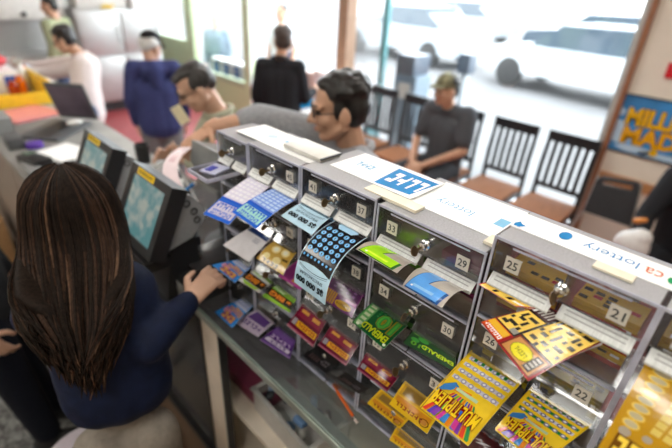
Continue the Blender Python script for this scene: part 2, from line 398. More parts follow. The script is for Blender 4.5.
for U, (y0, y1, zt, num, where) in UNITS.items():
    ym = (y0+y1)/2; XB = BACK[U]; zT = H+zt; g = .0035
    t = thing('ticket_dispenser', 'clear acrylic scratch ticket dispenser %s' % where, 'ticket dispenser', (XF, ym, H-.945), 'clear ticket dispensers along the counter')
    for yy in (y0, y1-g): 
        m = MB(); m.box((XF-.004, yy, H-.945), (XB, yy+g, zT), ACR); m.box((XF-.0065, yy-.0002, H-.945), (XF-.004, yy+g+.0002, zT), ACE); m.build('side_panel', t)
    m = MB(); m.box((XF-.004, y0+g, zT-.004), (XB, y1-g, zT), ACT); m.box((XF-.006, y0+g, zT-.0045), (XF-.004, y1-g, zT), ACE); m.box((XB, y0+g, zT-.004), (XB+.002, y1-g, zT), ACE); m.build('top_panel', t)
    m = MB(); m.box((XB-.004, y0+g, H-.945), (XB, y1-g, zT-.004), ACR); m.build('back_panel', t)
    m = MB(); m.box((XF+.004, ym-.0015, H-.945), (XB-.004, ym+.0015, zT-.004), ACR); m.build('divider', t)
    off = zt+.366
    lips = [-.515+off*.85, -.658+off*.7, -.802+off*.5, -.938]
    tops = [zt]+lips[:3]
    for r in range(4):
        zl, zp = H+lips[r], H+tops[r]; zs = zp-.062 if r else zp-.066      # zs: where the tear bar sits
        m = MB(); m.box((XF, y0+g, zl), (XB-.004, y1-g, zl+.003), ACR); m.build('shelf', t)
        dz0, dz1 = zs+.004, zp-.007
        d = MB(); d.box((XF-.002, y0+g+.001, dz0), (XF+.0015, y1-g-.001, dz1), ACR)
        d.box((XF-.003, y0+.03, dz1-.006), (XF-.002, y1-.03, dz1-.003), ACE)
        d = d.build('door', t)
        for c in range(2):
            if r == 3 or U == 'Z' or (U == 'A' and c == 0): continue
            nn = num-4*c+r
            yc = y1-.036 if c == 0 else y0+.038
            zc = (dz0+dz1)/2-.004
            p = MB(); p.box((XF-.0035, yc-.012, zc-.0125), (XF-.002, yc+.012, zc+.0125), PLATE); front_text(p, str(nn), yc, zc, .0165, .0145, DIGIT, XF-.0037)
            p.build('number_plate', d, smooth=False)
        # lock barrel with a key in it
        zk = (dz0+dz1)/2-.004
        lk = MB(); lk.lathe((XF-.002, ym, zk), [(.010, 0), (.010, .004), (.0075, .006), (.0075, .014), (.0055, .0155)], CHROME, 18, (-1, 0, 0)); lk.build('lock', d)
        if r < 3:
            ang = random.uniform(-.5, .5); R = Matrix.Rotation(ang, 3, 'X')
            k = MB(); k.obox((XF-.022, ym, zk), .014, .0022, .004, R, BRASS)
            c0 = V((XF-.036, ym, zk)); pts = [(.0085*math.cos(2*PI*j/18), .0095*math.sin(2*PI*j/18)) for j in range(18)]
            k.prism([c0+R @ V((a, -.0011, b)) for a, b in pts], R @ V((0, .0022, 0)), BRASS)
            k.build('key', d)
        for c in range(2):
            ya, yb = (ym+.002, y1-g-.001) if c == 0 else (y0+g+.001, ym-.002)
            b = MB(); b.prism([(XF+.002, ya+.004, zs+.003), (XF-.014, ya+.004, zs-.013), (XF-.014, ya+.004, zs-.016), (XF+.002, ya+.004, zs-.0005)], (0, yb-ya-.008, 0), TEAR if r == 0 else ACR)
            for q in ((.25, .55) if r == 0 else ()):
                b.add([(XF+.002-.016*q, ya+.012, zs+.0034-.016*q), (XF+.002-.016*q, yb-.012, zs+.0034-.016*q), (XF+.0005-.016*q, yb-.012, zs+.0019-.016*q), (XF+.0005-.016*q, ya+.012, zs+.0019-.016*q)], [(0, 1, 2, 3)], TEART)
            b.build('tear_bar', t)
            f = MB(); f.box((XF-.002, ya, zl), (XF+.001, yb, zs-.032), ACR)
            f.box((XF-.008, ya, zl), (XF+.001, yb, zl+.003), ACE, .001); f.build('lip', t)
            SLOT[(U, c, r)] = (ya, yb, zs-.018, zl)
# paper signs on top of the dispensers (they face the customers, so they read upside down from here)
SBLUE = ink('1E86C8'); SRED = ink('D8693A'); SGREEN = ink('2E9E63')
def top_sign(name, x0, x1, y0, y1, z, label, words, lift=.0025):
    s = Sheet((x1, y0, z), (x1, y1, z), (x0, y0, z), (x0, y1, z), bend=(0, 0, 0), thick=.0012); s.base(PAPER)
    words(s); return s.build(name, label, 'sign', 'paper signs on top of the dispensers')
zD = H-.332+.0015
def w1(s):
    s.text('ca', .565, .50, .05, .30, SRED, 0); s.text('lottery', .69, .46, .165, .46, SBLUE, -.008)
    s.disc([(.835, .42, .020, .24)], SBLUE); s.poly([(.965, .86), (.99, .95), (.995, .80), (.985, .60), (.972, .72), (.955, .74)], SBLUE); s.disc([(.975, .85, .008, .10)], SBLUE)
    s.disc([(.515, .60, .012, .16)], SGREEN)
top_sign('paper_sign', .640, .700, -.21, .237, zD, 'white paper sign reading ca lottery on the dispensers numbered 25 and 21', w1)
def w2(s):
    s.text('lottery', .62, .62, .40, .24, ink('6FB4DC'), -.01); s.rect(.10, .20, .45, .68, ink('8CC8EA'))
top_sign('paper_sign', .645, .782, .245, .440, H-.368+.0015, 'white paper sign with pale lettering on the dispenser numbered 33 and 29', w2)
def w3(s):
    s.poly([(.02, .12), (.50, .10), (.44, .95), (.06, .88)], SBLUE); s.scrawl(4, .24, .5, .38, .46, PAPER, .02); s.scrawl(4, .76, .5, .22, .20, ink('8FC0E0'), 0)
top_sign('paper_sign', .645, .762, .432, .652, H-.363+.0015, 'white paper sign with a blue panel on the dispenser numbered 41 and 37', w3)
def w4(s):
    s.rect(.30, .55, .40, .52, ink('7CC4EA')); s.disc([(.7, .5, .05, .14)], ink('D7E9F3'))
top_sign('paper_sign', .620, .713, .657, .978, H-.366+.0015, 'long blank white paper sign over the far dispensers', w4)
cs = MB(); cs.box((.612, .395, H-.3665), (.640, .52, H-.3605), mat('cream_card', (.80, .73, .58), .6)); tag(cs.build('card_strip'), 'cream card strip lying under the sign with the blue panel', 'card')
cs = MB(); cs.box((.615, .245, H-.3665), (.645, .262, H-.361), MATS['cream_card']); tag(cs.build('card_strip'), 'small cream card tab beside the dispenser numbered 25', 'card')
cs = MB(); cs.box((.615, .055, H-.3305), (.634, .105, H-.3275), MATS['cream_card']); tag(cs.build('card_strip'), 'cream card tab on the dispenser numbered 25 and 21', 'card')
cs = MB(); cs.box((.635, .672, H-.362), (.70, .80, H-.352), mat('grey_folder', (.62, .60, .56), .5), .002); cs.box((.635, .668, H-.356), (.70, .672, H-.352), BLACK); tag(cs.build('flat_folder'), 'thin grey folder with dark edge on the far dispensers', 'folder')

# ------------------------------------------------------------------ scratch tickets
GT = 'scratch tickets hanging from the dispensers'
K = ink('191518')
def slotpts(u, c, r, inset=.006, z=0):
    y0, y1, zs, zl = SLOT[(u, c, r)]
    return V((XF-.004, y0+inset, zs+z)), V((XF-.004, y1-inset, zs+z))
def ends(pl, pr, Xl, Xr): return at(*pr, X=Xr), at(*pl, X=Xl)     # s=0 is the right corner in the photo
def tk(u, c, r, pl, pr, Xl, Xr, bend, face, back=None, bend2=None, zoff=0, thick=.0006):
    a, b = slotpts(u, c, r, z=zoff)
    e0, e1 = ends(pl, pr, Xl, Xr)
    s = Sheet(a, b, e0, e1, bend, bend2, thick); s.base(face, back or PAPER); return s
def done(s, label): return s.build('lottery_ticket', label, 'lottery ticket', GT)
YEL = ink('F2C71B'); ORG = ink('E8861C'); REDI = ink('B3242B'); GRN = ink('2F7F3A'); LIL = ink('CFC9DA'); PURP = ink('5E3A8C')

# row 1, far end: a clear empty tray
s = MB(); s.box((.50, .930, H-.462), (.60, 1.024, H-.459), ACR); s.box((.498, .930, H-.465), (.502, 1.024, H-.455), ACE); s.box((.502, .928, H-.465), (.60, .931, H-.455), ACE); s.box((.502, 1.023, H-.465), (.60, 1.026, H-.455), ACE)
o = s.build('ticket_tray'); tag(o, 'clear plastic tray sticking out of the farthest dispenser', 'tray')
s = MB(); s.obox((.552, .98, H-.4565), .06, .05, .004, Matrix.Rotation(.3, 3, 'Z'), ink('C9CBE6')); s.obox((.545, .985, H-.4535), .03, .02, .002, Matrix.Rotation(.3, 3, 'Z'), ink('4A55B8')); tag(s.build('ticket_scrap'), 'crumpled lilac ticket scrap on the clear tray', 'lottery ticket')

def blue_game(s, scratched):
    B = ink('1E57C4'); C1 = ink('DAD5EA'); C2 = ink('7E9BE4')
    s.rect(.0, 1, 0, .60, C1 if scratched else C2)
    h = []
    for i in range(5):
        for j in range(7): h.append((.05+.19*i, .05+.19*i+.15, .03+.08*j, .03+.08*j+.05))
    s.rects(h, ink('EDEBF4') if scratched else ink('B9D2F5'))
    s.rect(0, 1, .60, .64, B); s.rect(.06, .94, .70, .94, LIL if scratched else ink('9FD6CF'))
    s.scrawl(7, .5, .76, .8, .10, B, .02); s.scrawl(9, .5, .89, .74, .09, ink('4B6FD0'), .01)
s = tk('A', 0, 0, (203, 214), (229, 225), .456, .462, (.0, 0, .012), ink('2763CF')); blue_game(s, True); done(s, 'long white and blue ticket, leftmost of the two hanging from the dispenser numbered 45')
s = tk('A', 1, 0, (232, 212), (256, 229), .478, .474, (0, 0, .012), ink('2763CF')); blue_game(s, False); done(s, 'bright blue ticket with pale squares hanging beside the white and blue one')

LB = ink('B9D9EC'); NAV = ink('2B3A4E'); CIR = ink('5FA6DC')
def spect(s, whole):
    if whole:
        s.rect(.02, .98, .0, .66, K); s.poly([(.02, .66), (.98, .66), (.98, .715), (.75, .685), (.5, .675), (.25, .685), (.02, .715)], K)
        s.poly([(.25, .015), (.75, .015), (.80, .06), (.7, .11), (.3, .11), (.2, .06)], ink('A9D2F0'))
        big = [(.14+.18*i, .17+.082*j, .066, .031) for i in range(5) for j in range(5)]
        s.disc(big, CIR); s.disc([(a, t, .05, .0235) for a, t, _, _ in big], ink('8CC4EE'))
        s.rects([(a-.012, a+.012, t-.014, t+.014) for a, t, _, _ in big], NAV)
        s.disc([(.10+.115*i, .60, .032, .017) for i in range(8)], CIR)
        t0, k = .70, 1
    else:
        s.rect(.02, .98, .02, .20, ink('3E5E74')); s.text('SPECTACULAR', .5, .11, .86, .10, LB, .01); t0, k = .22, 2.6
    for q, w in ((.02, .007), (.042, .004)):
        n = 14; pts = [(.06+.88*j/n, t0+k*(q+.035*(1-((j/n-.5)*2)**2))) for j in range(n+1)]
        s.poly(pts+[(a, t+k*w) for a, t in pts[::-1]], NAV)
    s.text('SPECTACULAR', .5, t0+k*.115, .72, k*.035, NAV, .01)
    s.text('$5 000 000', .5, t0+k*.195, .86, k*.078, ink('222A30'), .05)
s = tk('B', 0, 0, (281, 216), (312, 235), .538, .533, (0, 0, .008), LB); spect(s, False); done(s, 'short light blue ticket with big black figures at slot 41')
s = tk('B', 1, 0, (294, 282), (325, 305), .478, .470, (-.055, 0, .050), LB, PAPER); spect(s, True); done(s, 'long curling light blue ticket with rows of blue circles')

TAU = ink('B4A99E')
def seven(s, c1, c2, ce):
    P7 = [(.93, .95), (.16, .97), (.10, .70), (.52, .68), (.36, .20), (.74, .18)]
    s.poly([(.5+(a-.5)*1.10-.02, .6+(t-.6)*1.09) for a, t in P7], ce); s.poly(P7, c1)
    s.poly([(.84, .88), (.30, .90), (.28, .84), (.78, .82)], c2)
    s.scrawl(9, .22, .16, .3, .05, PAPER, 0); s.disc([(.80, .88, .03, .02)], PAPER); s.rect(.1, .9, .03, .06, ink('8E857C'))
s = tk('C', 0, 0, (356, 249), (397, 273), .540, .524, (0, 0, .020), TAU); seven(s, ink('A6E31E'), ink('D8F03C'), ink('2C6B2E')); done(s, 'grey ticket with a bright green seven')
s = tk('C', 1, 0, (402, 286), (442, 308), .545, .486, (-.004, 0, .030), ink('BDB4A9'), ink('6C6660'), bend2=(-.012, 0, .038)); seven(s, ink('5CA4EE'), ink('8FC6F6'), ink('1C4C8C')); done(s, 'curled grey ticket with a blue seven')

CY = ink('F2CB5C')
def cross_small(s):
    s.rect(.02, .98, .0, .08, K); s.rect(.04, .96, .12, .96, CY); s.rects([(.7, .86, .25, .45), (.45, .6, .2, .4), (.3, .4, .55, .8), (.62, .7, .6, .85)], K); s.rects([(.05, .25, .3, .8)], PAPER)
s = tk('D', 0, 0, (478, 284), (516, 307), .582, .574, (0, 0, .003), REDI); cross_small(s); done(s, 'short strip of a yellow crossword ticket at slot 25')
# the wide crossword ticket folded out flat, several folds thick
p00 = at(604, 341, X=.598); p10 = at(548, 306, X=.598); p11 = at(481, 322, X=.545); p01 = at(528, 381, X=.497)
s = Sheet(p00, p10, p01, p11, (0, 0, .006), (0, 0, .006), .0006); s.base(REDI)
s.rect(.01, .99, .01, .78, K)
s.rect(.02, .60, .02, .66, CY); s.rect(.64, .985, .30, .76, CY)
r2 = random.Random(3)
cells = []
def word(a, t, n, h): 
    d = .050; e = .058
    cells.append((a, a+(n*d if h else d), t, t+(e if h else n*e)))
for a, t, n, h in ((.06, .08, 3, 1), (.27, .05, 1, 1), (.40, .06, 2, 1), (.53, .10, 2, 0), (.08, .22, 1, 0), (.16, .18, 2, 0), (.28, .17, 2, 1), (.45, .20, 3, 0), (.05, .34, 2, 1), (.20, .33, 1, 1), (.31, .30, 3, 0), (.42, .42, 2, 1), (.54, .38, 1, 0), (.10, .46, 3, 1), (.05, .55, 1, 1), (.20, .56, 1, 1), (.29, .52, 2, 1), (.45, .55, 2, 1), (.36, .60, 1, 1),
                (.68, .36, 3, 1), (.88, .34, 2, 0), (.72, .47, 2, 0), (.80, .45, 2, 1), (.92, .52, 1, 1), (.68, .62, 1, 1), (.76, .60, 3, 1), (.86, .66, 2, 1)): word(a, t, n, h)
s.rects(cells, ink('2A2620'))
s.rect(.64, .985, .03, .28, ink('3A1518')); s.rects([(.68+.06*i, .71+.06*i, .06, .24) for i in range(4)], ink('B9B4B0')); s.rect(.93, .975, .05, .25, PAPER)
s.rect(.63, .74, .68, .76, ink('9A9590')); s.rect(.76, .98, .69, .75, PAPER) if False else None
s.rect(.02, .60, .69, .985, ink('7B2A1E')); s.rect(.05, .57, .71, .97, ink('C98A4A')); s.disc([(.36, .84, .17, .11)], ink('8C8A12')); s.disc([(.36, .84, .155, .10)], ink('E8DC1E')); s.scrawl(5, .36, .85, .2, .06, ink('A7A012'), .02)
s.rect(.08, .20, .73, .95, ink('4A443E')); s.rects([(.10, .18, .75+.05*i, .775+.05*i) for i in range(4)], ink('B5ADA4'))
s.rect(.63, .985, .79, .985, ink('D9541E')); s.rect(.64, .975, .80, .90, ink('E9B32E')); s.scrawl(9, .80, .94, .32, .06, PAPER, .03)
done(s, 'large yellow and black crossword ticket sticking out over slot 22')
for k in range(3):
    dz = -.0022*(k+1); q = .006*k
    s = Sheet(p00+V((0, 0, dz)), p10+V((0, 0, dz)), p01+V((.010+q, .002*k, dz*1.3)), p11+V((.004+q*.4, .0025*(k-1), dz*1.6)), (0, 0, .006), None, .0008)
    s.base(mat('ticket_back', (.78, .76, .74), .6, var=.06)); s.build('folded_ticket', 'folded ticket pressed under the large crossword ticket', 'lottery ticket', 'ticket folds under the crossword ticket')

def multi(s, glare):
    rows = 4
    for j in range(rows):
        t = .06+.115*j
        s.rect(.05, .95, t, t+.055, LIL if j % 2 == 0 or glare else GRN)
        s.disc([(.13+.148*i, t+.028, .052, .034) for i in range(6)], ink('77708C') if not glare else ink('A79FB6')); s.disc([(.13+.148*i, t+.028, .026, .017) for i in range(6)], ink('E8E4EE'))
    s.rects([(.20+.148*i, .22+.148*i+.04, .062, .11) for i in range(5)], GRN)
    for i, c in enumerate(('2E8C4A', 'D8432A', '7B3AA0', '2F6FC8', 'E8861C', '2E8C4A', 'C83A8C', '6BC04A', '5B3AA8', 'D8432A')):
        a = .03+.097*i; s.poly([(.5+(a-.5)*.45, .62), (.5+(a-.44)*.45, .62), (a+.07, .985), (a-.01, .985)], ink(c))
    s.poly([(.70, .53), (.80, .50), (.95, .60), (.98, .72), (.88, .66), (.78, .62)], ink('3D7FC2')); s.poly([(.45, .52), (.75, .55), (.74, .60), (.44, .58)], ink('E8861C')); s.rect(.3, .72, .545, .585, ink('B9D0A8'))
    s.otext('MULTIPLIER', .52, .775, .90, .19, ink('F7D21E'), ink('7A1A08'), .02, 0, .11)
    s.poly([(.30, .88), (.40, .86), (.37, .97), (.28, .98)], ink('C83A8C')); s.poly([(.50, .87), (.56, .87), (.60, .98), (.48, .98)], ink('3D7FC2')); s.poly([(.66, .87), (.74, .87), (.80, .98), (.70, .98)], ink('7B3AA0'))
    s.rect(.0, .02, 0, 1, YEL); s.rect(.98, 1, 0, 1, YEL)
YM = ink('F4CE2A')
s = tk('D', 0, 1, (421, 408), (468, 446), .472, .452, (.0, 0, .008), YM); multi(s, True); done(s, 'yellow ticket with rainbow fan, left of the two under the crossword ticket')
s = tk('D', 1, 1, (495, 430), (540, 467), .504, .496, (0, 0, .006), YM); multi(s, False); done(s, 'yellow ticket with rainbow fan directly below number plate 22')

def golden(s):
    G = ink('C79A1E'); G2 = ink('E0BE52')
    s.disc([(.78, .06+.085*j, .13, .042) for j in range(8)], G2); s.disc([(.78, .06+.085*j, .10, .030) for j in range(8)], ink('B8AA86'))
    s.rects([(.06+.17*i, .06+.17*i+.13, .05+.075*j, .11+.075*j) for i in range(3) for j in range(8)], ink('D8BE5E'))
    s.disc([(.2, .72, .07, .03), (.5, .70, .07, .03), (.8, .74, .09, .04)], ink('A79A88')); s.oscrawl(4, .45, .86, .8, .14, ink('F0CE4A'), ink('6A4208'), .03)
s = tk('E', 0, 0, (597, 450), (655, 492), .480, .470, (0, 0, .012), ink('B98A14')); golden(s); done(s, 'golden ticket with a column of grey ovals at the right edge')

# row 2
s = tk('A', 0, 1, (223, 245), (249, 262), .506, .514, (0, 0, .006), ink('E9E6EA')); s.rect(.03, .97, .0, .24, ink('2A3F74')); s.scrawl(3, .2, .1, .3, .12, ink('9FB0D8'), .02); s.rects([(.2, .45, .32, .34), (.2, .45, .38, .40), (.2, .45, .44, .46)], ink('8C88A0')); done(s, 'mostly blank white ticket below the long blue ones')
def gold2(s):
    s.disc([(.3, .3, .16, .17), (.66, .36, .16, .17), (.4, .72, .14, .14), (.78, .74, .12, .12)], ink('F3E2A2')); s.disc([(.3, .3, .09, .1), (.66, .36, .09, .1)], ink('FFF8E0'))
    s.poly([(.02, .02), (.98, .04), (.9, .14), (.1, .12)], ink('4A3510')); s.poly([(.05, .5), (.3, .55), (.25, .62), (.06, .6)], ink('5A4012')); s.scrawl(4, .55, .90, .6, .13, ink('3A2A0A'), .03)
s = tk('A', 1, 1, (256, 258), (283, 275), .538, .544, (0, 0, .010), ink('C9A24A')); gold2(s); done(s, 'shiny gold ticket with pale coins')
PU = ink('6A2A66')
def purp(s):
    s.rect(.04, .96, .03, .45, ink('4C1D52')); s.disc([(.2+.2*i, .15+.16*j, .05, .045) for i in range(4) for j in range(2)], ink('7B4A88')); s.disc([(.35, .80, .25, .15)], ink('C89A1E')); s.scrawl(7, .36, .80, .4, .09, ink('5A3A10'), .02); s.rects([(.62+.07*i, .66+.07*i, .50, .95) for i in range(5)], ink('C4931E')); s.rect(.02, .35, .52, .62, ink('B05AA8'))
s = tk('B', 1, 1, (320, 298), (352, 318), .562, .553, (0, 0, .004), PU); purp(s); done(s, 'purple ticket with gold oval behind the curling blue one')
s = tk('B', 0, 1, (278, 276), (300, 290), .590, .585, (0, 0, .004), ink('B04A9A')); s.rect(.04, .5, .1, .9, ink('C98A2E')); s.rect(.55, .95, .1, .9, ink('8C2F80')); s.disc([(.3, .5, .12, .2)], ink('E8C04A')); done(s, 'pink and gold ticket left of the curling blue one')
def emer(s):
    s.rect(.02, .98, .02, .98, ink('14532A')); s.rect(.74, .97, .03, .97, ink('5E9A5A')); s.rects([(.78, .93, .06+.18*j, .16+.18*j) for j in range(5)], ink('B9C7A0'))
    s.disc([(.08+.11*i, .12+.10*j, .028, .028) for i in range(6) for j in range(3)], ink('2E7F3E'))
    s.text('10', .33, .38, .52, .56, ink('8A7A1E'), .10); s.text('10', .33, .38, .49, .53, ink('2F8A3A'), .05); s.text('10', .33, .38, .44, .48, ink('4FA83A'), .0)
    s.otext('EMERALD', .42, .80, .72, .24, ink('C4D81E'), ink('10381A'), .03, 0, .04); s.disc([(.86, .9, .05, .05), (.05, .93, .04, .04)], ink('DDE8D0'))
s = tk('C', 0, 1, (352, 322), (384, 349), .548, .520, (0, 0, .003), ink('1C6A34')); emer(s); done(s, 'green emerald ticket with a big 10 at slot 34')
def emer2(s):
    s.rect(.02, .98, .02, .98, ink('1A4A26')); s.disc([(.7, .3, .12, .14), (.85, .5, .09, .12), (.62, .6, .08, .10)], ink('3A9A3C')); s.rects([(.55, .75, .1, .2), (.8, .95, .15, .22)], ink('4F8F34'))
    s.otext('EMERALD', .36, .62, .66, .26, ink('C4EA2A'), ink('0A1E10'), .03, 0, .03); s.text('10', .80, .70, .2, .24, ink('5FA82E'), .03)
s = tk('C', 1, 1, (403, 343), (455, 372), .574, .585, (0, 0, .002), ink('14401E')); emer2(s); done(s, 'dark green emerald ticket at slot 30')

# row 3
BL3 = ink('2D86D6')
def tan10(s):
    s.rect(.04, .96, .02, .34, ink('B9BFD6')); s.rects([(.08+.18*i, .2+.18*i, .08, .26) for i in range(5)], ink('8C93B8')); s.poly([(.05, .42), (.6, .38), (.62, .6), (.05, .66)], ink('C79A62')); s.poly([(.55, .62), (.95, .56), (.9, .75), (.55, .8)], ink('D08A9A'))
    s.oscrawl(6, .5, .54, .7, .15, ink('D9A95A'), ink('7A5AA0'), .03); s.oscrawl(3, .45, .82, .6, .22, ink('E0A84A'), ink('8A4A6A'), .04)
s = tk('Z', 1, 2, (212, 265), (235, 283), .520, .532, (0, 0, .004), BL3); tan10(s); done(s, 'blue and tan ticket the woman is tearing off')
def big(s, f):
    s.poly([(.0, .04), (.55, .0), (.6, .12), (.0, .22)], ink('9FD03A')); s.poly([(.45, .12), (1, .05), (1, .2), (.5, .3)], ink('C4DCA0'))
    s.poly([(.0, .38), (1, .34), (1, .78), (.0, .84)], ink('1E1410')); s.poly([(.04, .40), (.96, .36), (.96, .75), (.04, .8)], ink('2E2418')); s.otext('BIG', .62, .58, .60, .32, ink('E88A2A'), ink('5A2008'), .05, 0, .03, -.03); s.poly([(.16+.12*(1 if j % 2 else .45)*math.cos(j*PI/5), .55+.14*(1 if j % 2 else .45)*math.sin(j*PI/5)) for j in range(10)], ink('E88A2A'))
    s.poly([(.1, .86), (.9, .82), (.7, .98), (.2, .99)], ink('9FD03A'))
s = tk('A', 0, 2, (238, 280), (259, 293), .541, .538, (0, 0, .006), ink('DCDAD2')); big(s, 0); done(s, 'ticket with orange BIG lettering nearest the woman’s hand')
s = tk('A', 1, 2, (262, 296), (290, 313), .551, .566, (0, 0, .006), ink('7FB53A')); big(s, 1); done(s, 'green ticket with orange BIG lettering below the gold one')
MA = ink('6E1230')
def maroon(s):
    s.rect(.03, .97, .04, .9, ink('5E0E28')); s.rect(.08, .92, .10, .45, ink('7A1834')); s.rects([(.58, .86, .14, .26), (.15, .42, .16, .3)], ink('C98A3A')); s.rect(.06, .78, .58, .80, ink('D89A1E')); s.scrawl(7, .42, .69, .62, .14, ink('8C1F18'), .03); s.rect(.80, .94, .56, .80, ink('8E8890')); s.rect(0, 1, .93, 1, ink('A0586C'))
for (u, c, pl, pr, Xl, Xr, lab) in (('B', 0, (287, 325), (313, 347), .553, .547, 'maroon ticket under the pink and gold one, leftmost of three'), ('B', 1, (318, 345), (346, 366), .562, .555, 'maroon ticket with a gold bar, middle of three'), ('C', 0, (357, 369), (387, 392), .580, .556, 'maroon ticket with a gold bar below the big 10')):
    s = tk(u, c, 2, pl, pr, Xl, Xr, (0, 0, .0), MA); maroon(s); done(s, lab)
YT = ink('E8BC20')
def yel(s):
    s.rect(.05, .95, .06, .50, ink('C9981A')); s.rect(.12, .88, .12, .44, ink('8A6A2A')); s.rect(.05, .95, .55, .74, ink('D8901E')); s.scrawl(7, .55, .80, .7, .13, ink('9A3A18'), .03); s.hoop(.16, .80, .09, .10, .25, ink('6A3A1A')); s.disc([(.16, .80, .07, .08)], ink('C98A3A'))
s = tk('C', 1, 2, (389, 404), (427, 434), .562, .535, (0, 0, .003), YT); yel(s); done(s, 'orange yellow ticket, topmost of the three at the lower left of the rainbow fan')
s = tk('D', 0, 2, (462, 462), (520, 478), .55, .54, (0, 0, .002), ink('4A1A1E')); s.rects([(.1+.2*i, .22+.2*i, .1, .9) for i in range(4)], ink('7A2A24')); done(s, 'dark red ticket under the rainbow fan tickets')
s = tk('C', 1, 3, (425, 452), (452, 470), .57, .57, (0, 0, .002), ink('2A6A32')); s.rects([(.1+.2*i, .22+.2*i, .1, .9) for i in range(4)], ink('C9B41E')); done(s, 'green and yellow ticket end low at the frame edge') if False else None
# row 4, low against the glass top
s = tk('Z', 1, 3, (215, 312), (232, 328), .515, .513, (0, 0, .004), BL3); tan10(s); done(s, 'blue and tan ticket on the glass corner below the hand')
PL = ink('482070')
def violet(s):
    s.rect(.05, .95, .06, .40, ink('6A4690')); s.scrawl(5, .5, .52, .8, .18, ink('B9A0D0'), .03); s.poly([(.05, .68), (.9, .66), (.95, .84), (.1, .86)], ink('CFC3DC')); s.scrawl(4, .5, .76, .6, .12, PL, .03); s.rect(.0, 1, .94, 1, ink('8A66B0'))
s = tk('A', 1, 3, (260, 340), (290, 359), .540, .566, (0, 0, .004), PL); violet(s); done(s, 'violet ticket with pale band lying near the glass edge')
s = tk('A', 0, 3, (234, 322), (258, 337), .548, .552, (0, 0, .004), ink('B9A9C0')); s.rect(.1, .9, .1, .5, PL); s.scrawl(5, .5, .7, .8, .2, PL, .03); done(s, 'pale violet ticket left of the violet one')
for c, pl, pr, Xl, Xr, lab in ((0, (302, 355), (326, 374), .592, .588, 'black ticket below the leftmost maroon ticket'), (1, (336, 378), (359, 394), .595, .590, 'black ticket below the middle maroon ticket')):
    q = ((318, 345), (341, 361)) if c == 0 else ((346, 372), (369, 389)); s = Sheet(at(*q[1], X=.586), at(*q[0], X=.586), at(*pr, X=.582), at(*pl, X=.582)); s.base(ink('17151A')); s.scrawl(3, .3, .6, .3, .3, ink('5A5458'), .02); s.rects([(.5+.1*i, .55+.1*i, .5, .8) for i in range(4)], ink('4A3A38')); done(s, lab)
s = Sheet(at(414, 414, X=.586), at(381, 389, X=.586), at(400, 429, X=.582), at(367, 403, X=.582)); s.base(YT); yel(s); done(s, 'orange yellow ticket low on the glass beside the pencil')
s = tk('C', 1, 3, (389, 440), (421, 461), .585, .575, (0, 0, .002), YT); yel(s); done(s, 'orange yellow ticket cut by the bottom of the photo')

# fan-folded packs of tickets inside the bins
PACK = {('D', 0, 0): ('E0B03A', '8C2A22', 'yellow and brown'), ('D', 1, 0): ('E0B03A', 'B02A22', 'yellow and red'), ('D', 0, 1): ('A8921E', '5A4A1A', 'yellow'), ('D', 1, 1): ('8F7A12', '4A3F14', 'olive yellow'),
        ('C', 0, 0): ('5FA02E', '8E8880', 'green and grey'), ('C', 1, 0): ('7A2A50', '6A6660', 'plum and grey'), ('C', 0, 1): ('2E5A1E', '1A2A18', 'green'), ('C', 1, 1): ('3A4A2A', '1E241C', 'dark green'),
        ('B', 0, 0): ('6FA8D8', 'B8CCE0', 'light blue'), ('B', 1, 0): ('8A93A6', 'B8BCC8', 'blue grey'), ('B', 0, 1): ('5A4048', '2A2428', 'brown'), ('B', 1, 1): ('4A2A4C', '2A1E2C', 'purple'),
        ('A', 0, 0): ('A9A2B4', 'D0CCD8', 'lilac'), ('A', 1, 0): ('8F9CC4', 'C4CCE4', 'blue lilac'), ('E', 0, 0): ('B8922A', '6A4A14', 'golden'), ('Z', 1, 0): ('B4AAA4', 'D0CAC4', 'pale')}
for (u, c, r), (c1, c2, w) in PACK.items():
    y0, y1, zs, zl = SLOT[(u, c, r)]
    m = MB(); hh = .085 if r == 0 else .08; n = 9; zb = zl+.0035
    rr = random.Random(ord(u)*9+c*3+r)
    for k in range(n):
        dx = rr.uniform(-.003, .003); a = ink(c1) if k % 3 else ink(c2)
        m.box((.640+dx, y0+.008, zb+hh*k/n), (BACK[u]-.018+dx, y1-.008, zb+hh*(k+.82)/n), a)
    n0 = UNITS[u][3]-4*c+r
    if u in 'DE':
        for i in range(5):
            for j in range(3):
                if rr.random() < .5: m.box((.646+.0125*j, y0+.014+.017*i, zb+hh*.97), (.655+.0125*j, y0+.026+.017*i, zb+hh*.985), K if rr.random() < .75 else PAPER if rr.random() < .5 else REDI)
        for i in range(5):
            for j in range(3):
                if rr.random() < .6: m.box((.6375, y0+.014+.017*i, zb+hh*(.1+.28*j)), (.639, y0+.026+.017*i, zb+hh*(.24+.28*j)), K if rr.random() < .75 else PAPER)
    m.box((.6365, y0+.02, zb+hh*.35), (.638, y1-.03, zb+hh*.8), ink(c2))
    tag(m.build('ticket_pack', smooth=False), 'stack of folded %s tickets inside bin number %d' % (w, n0), 'ticket pack', 'ticket packs inside the bins')
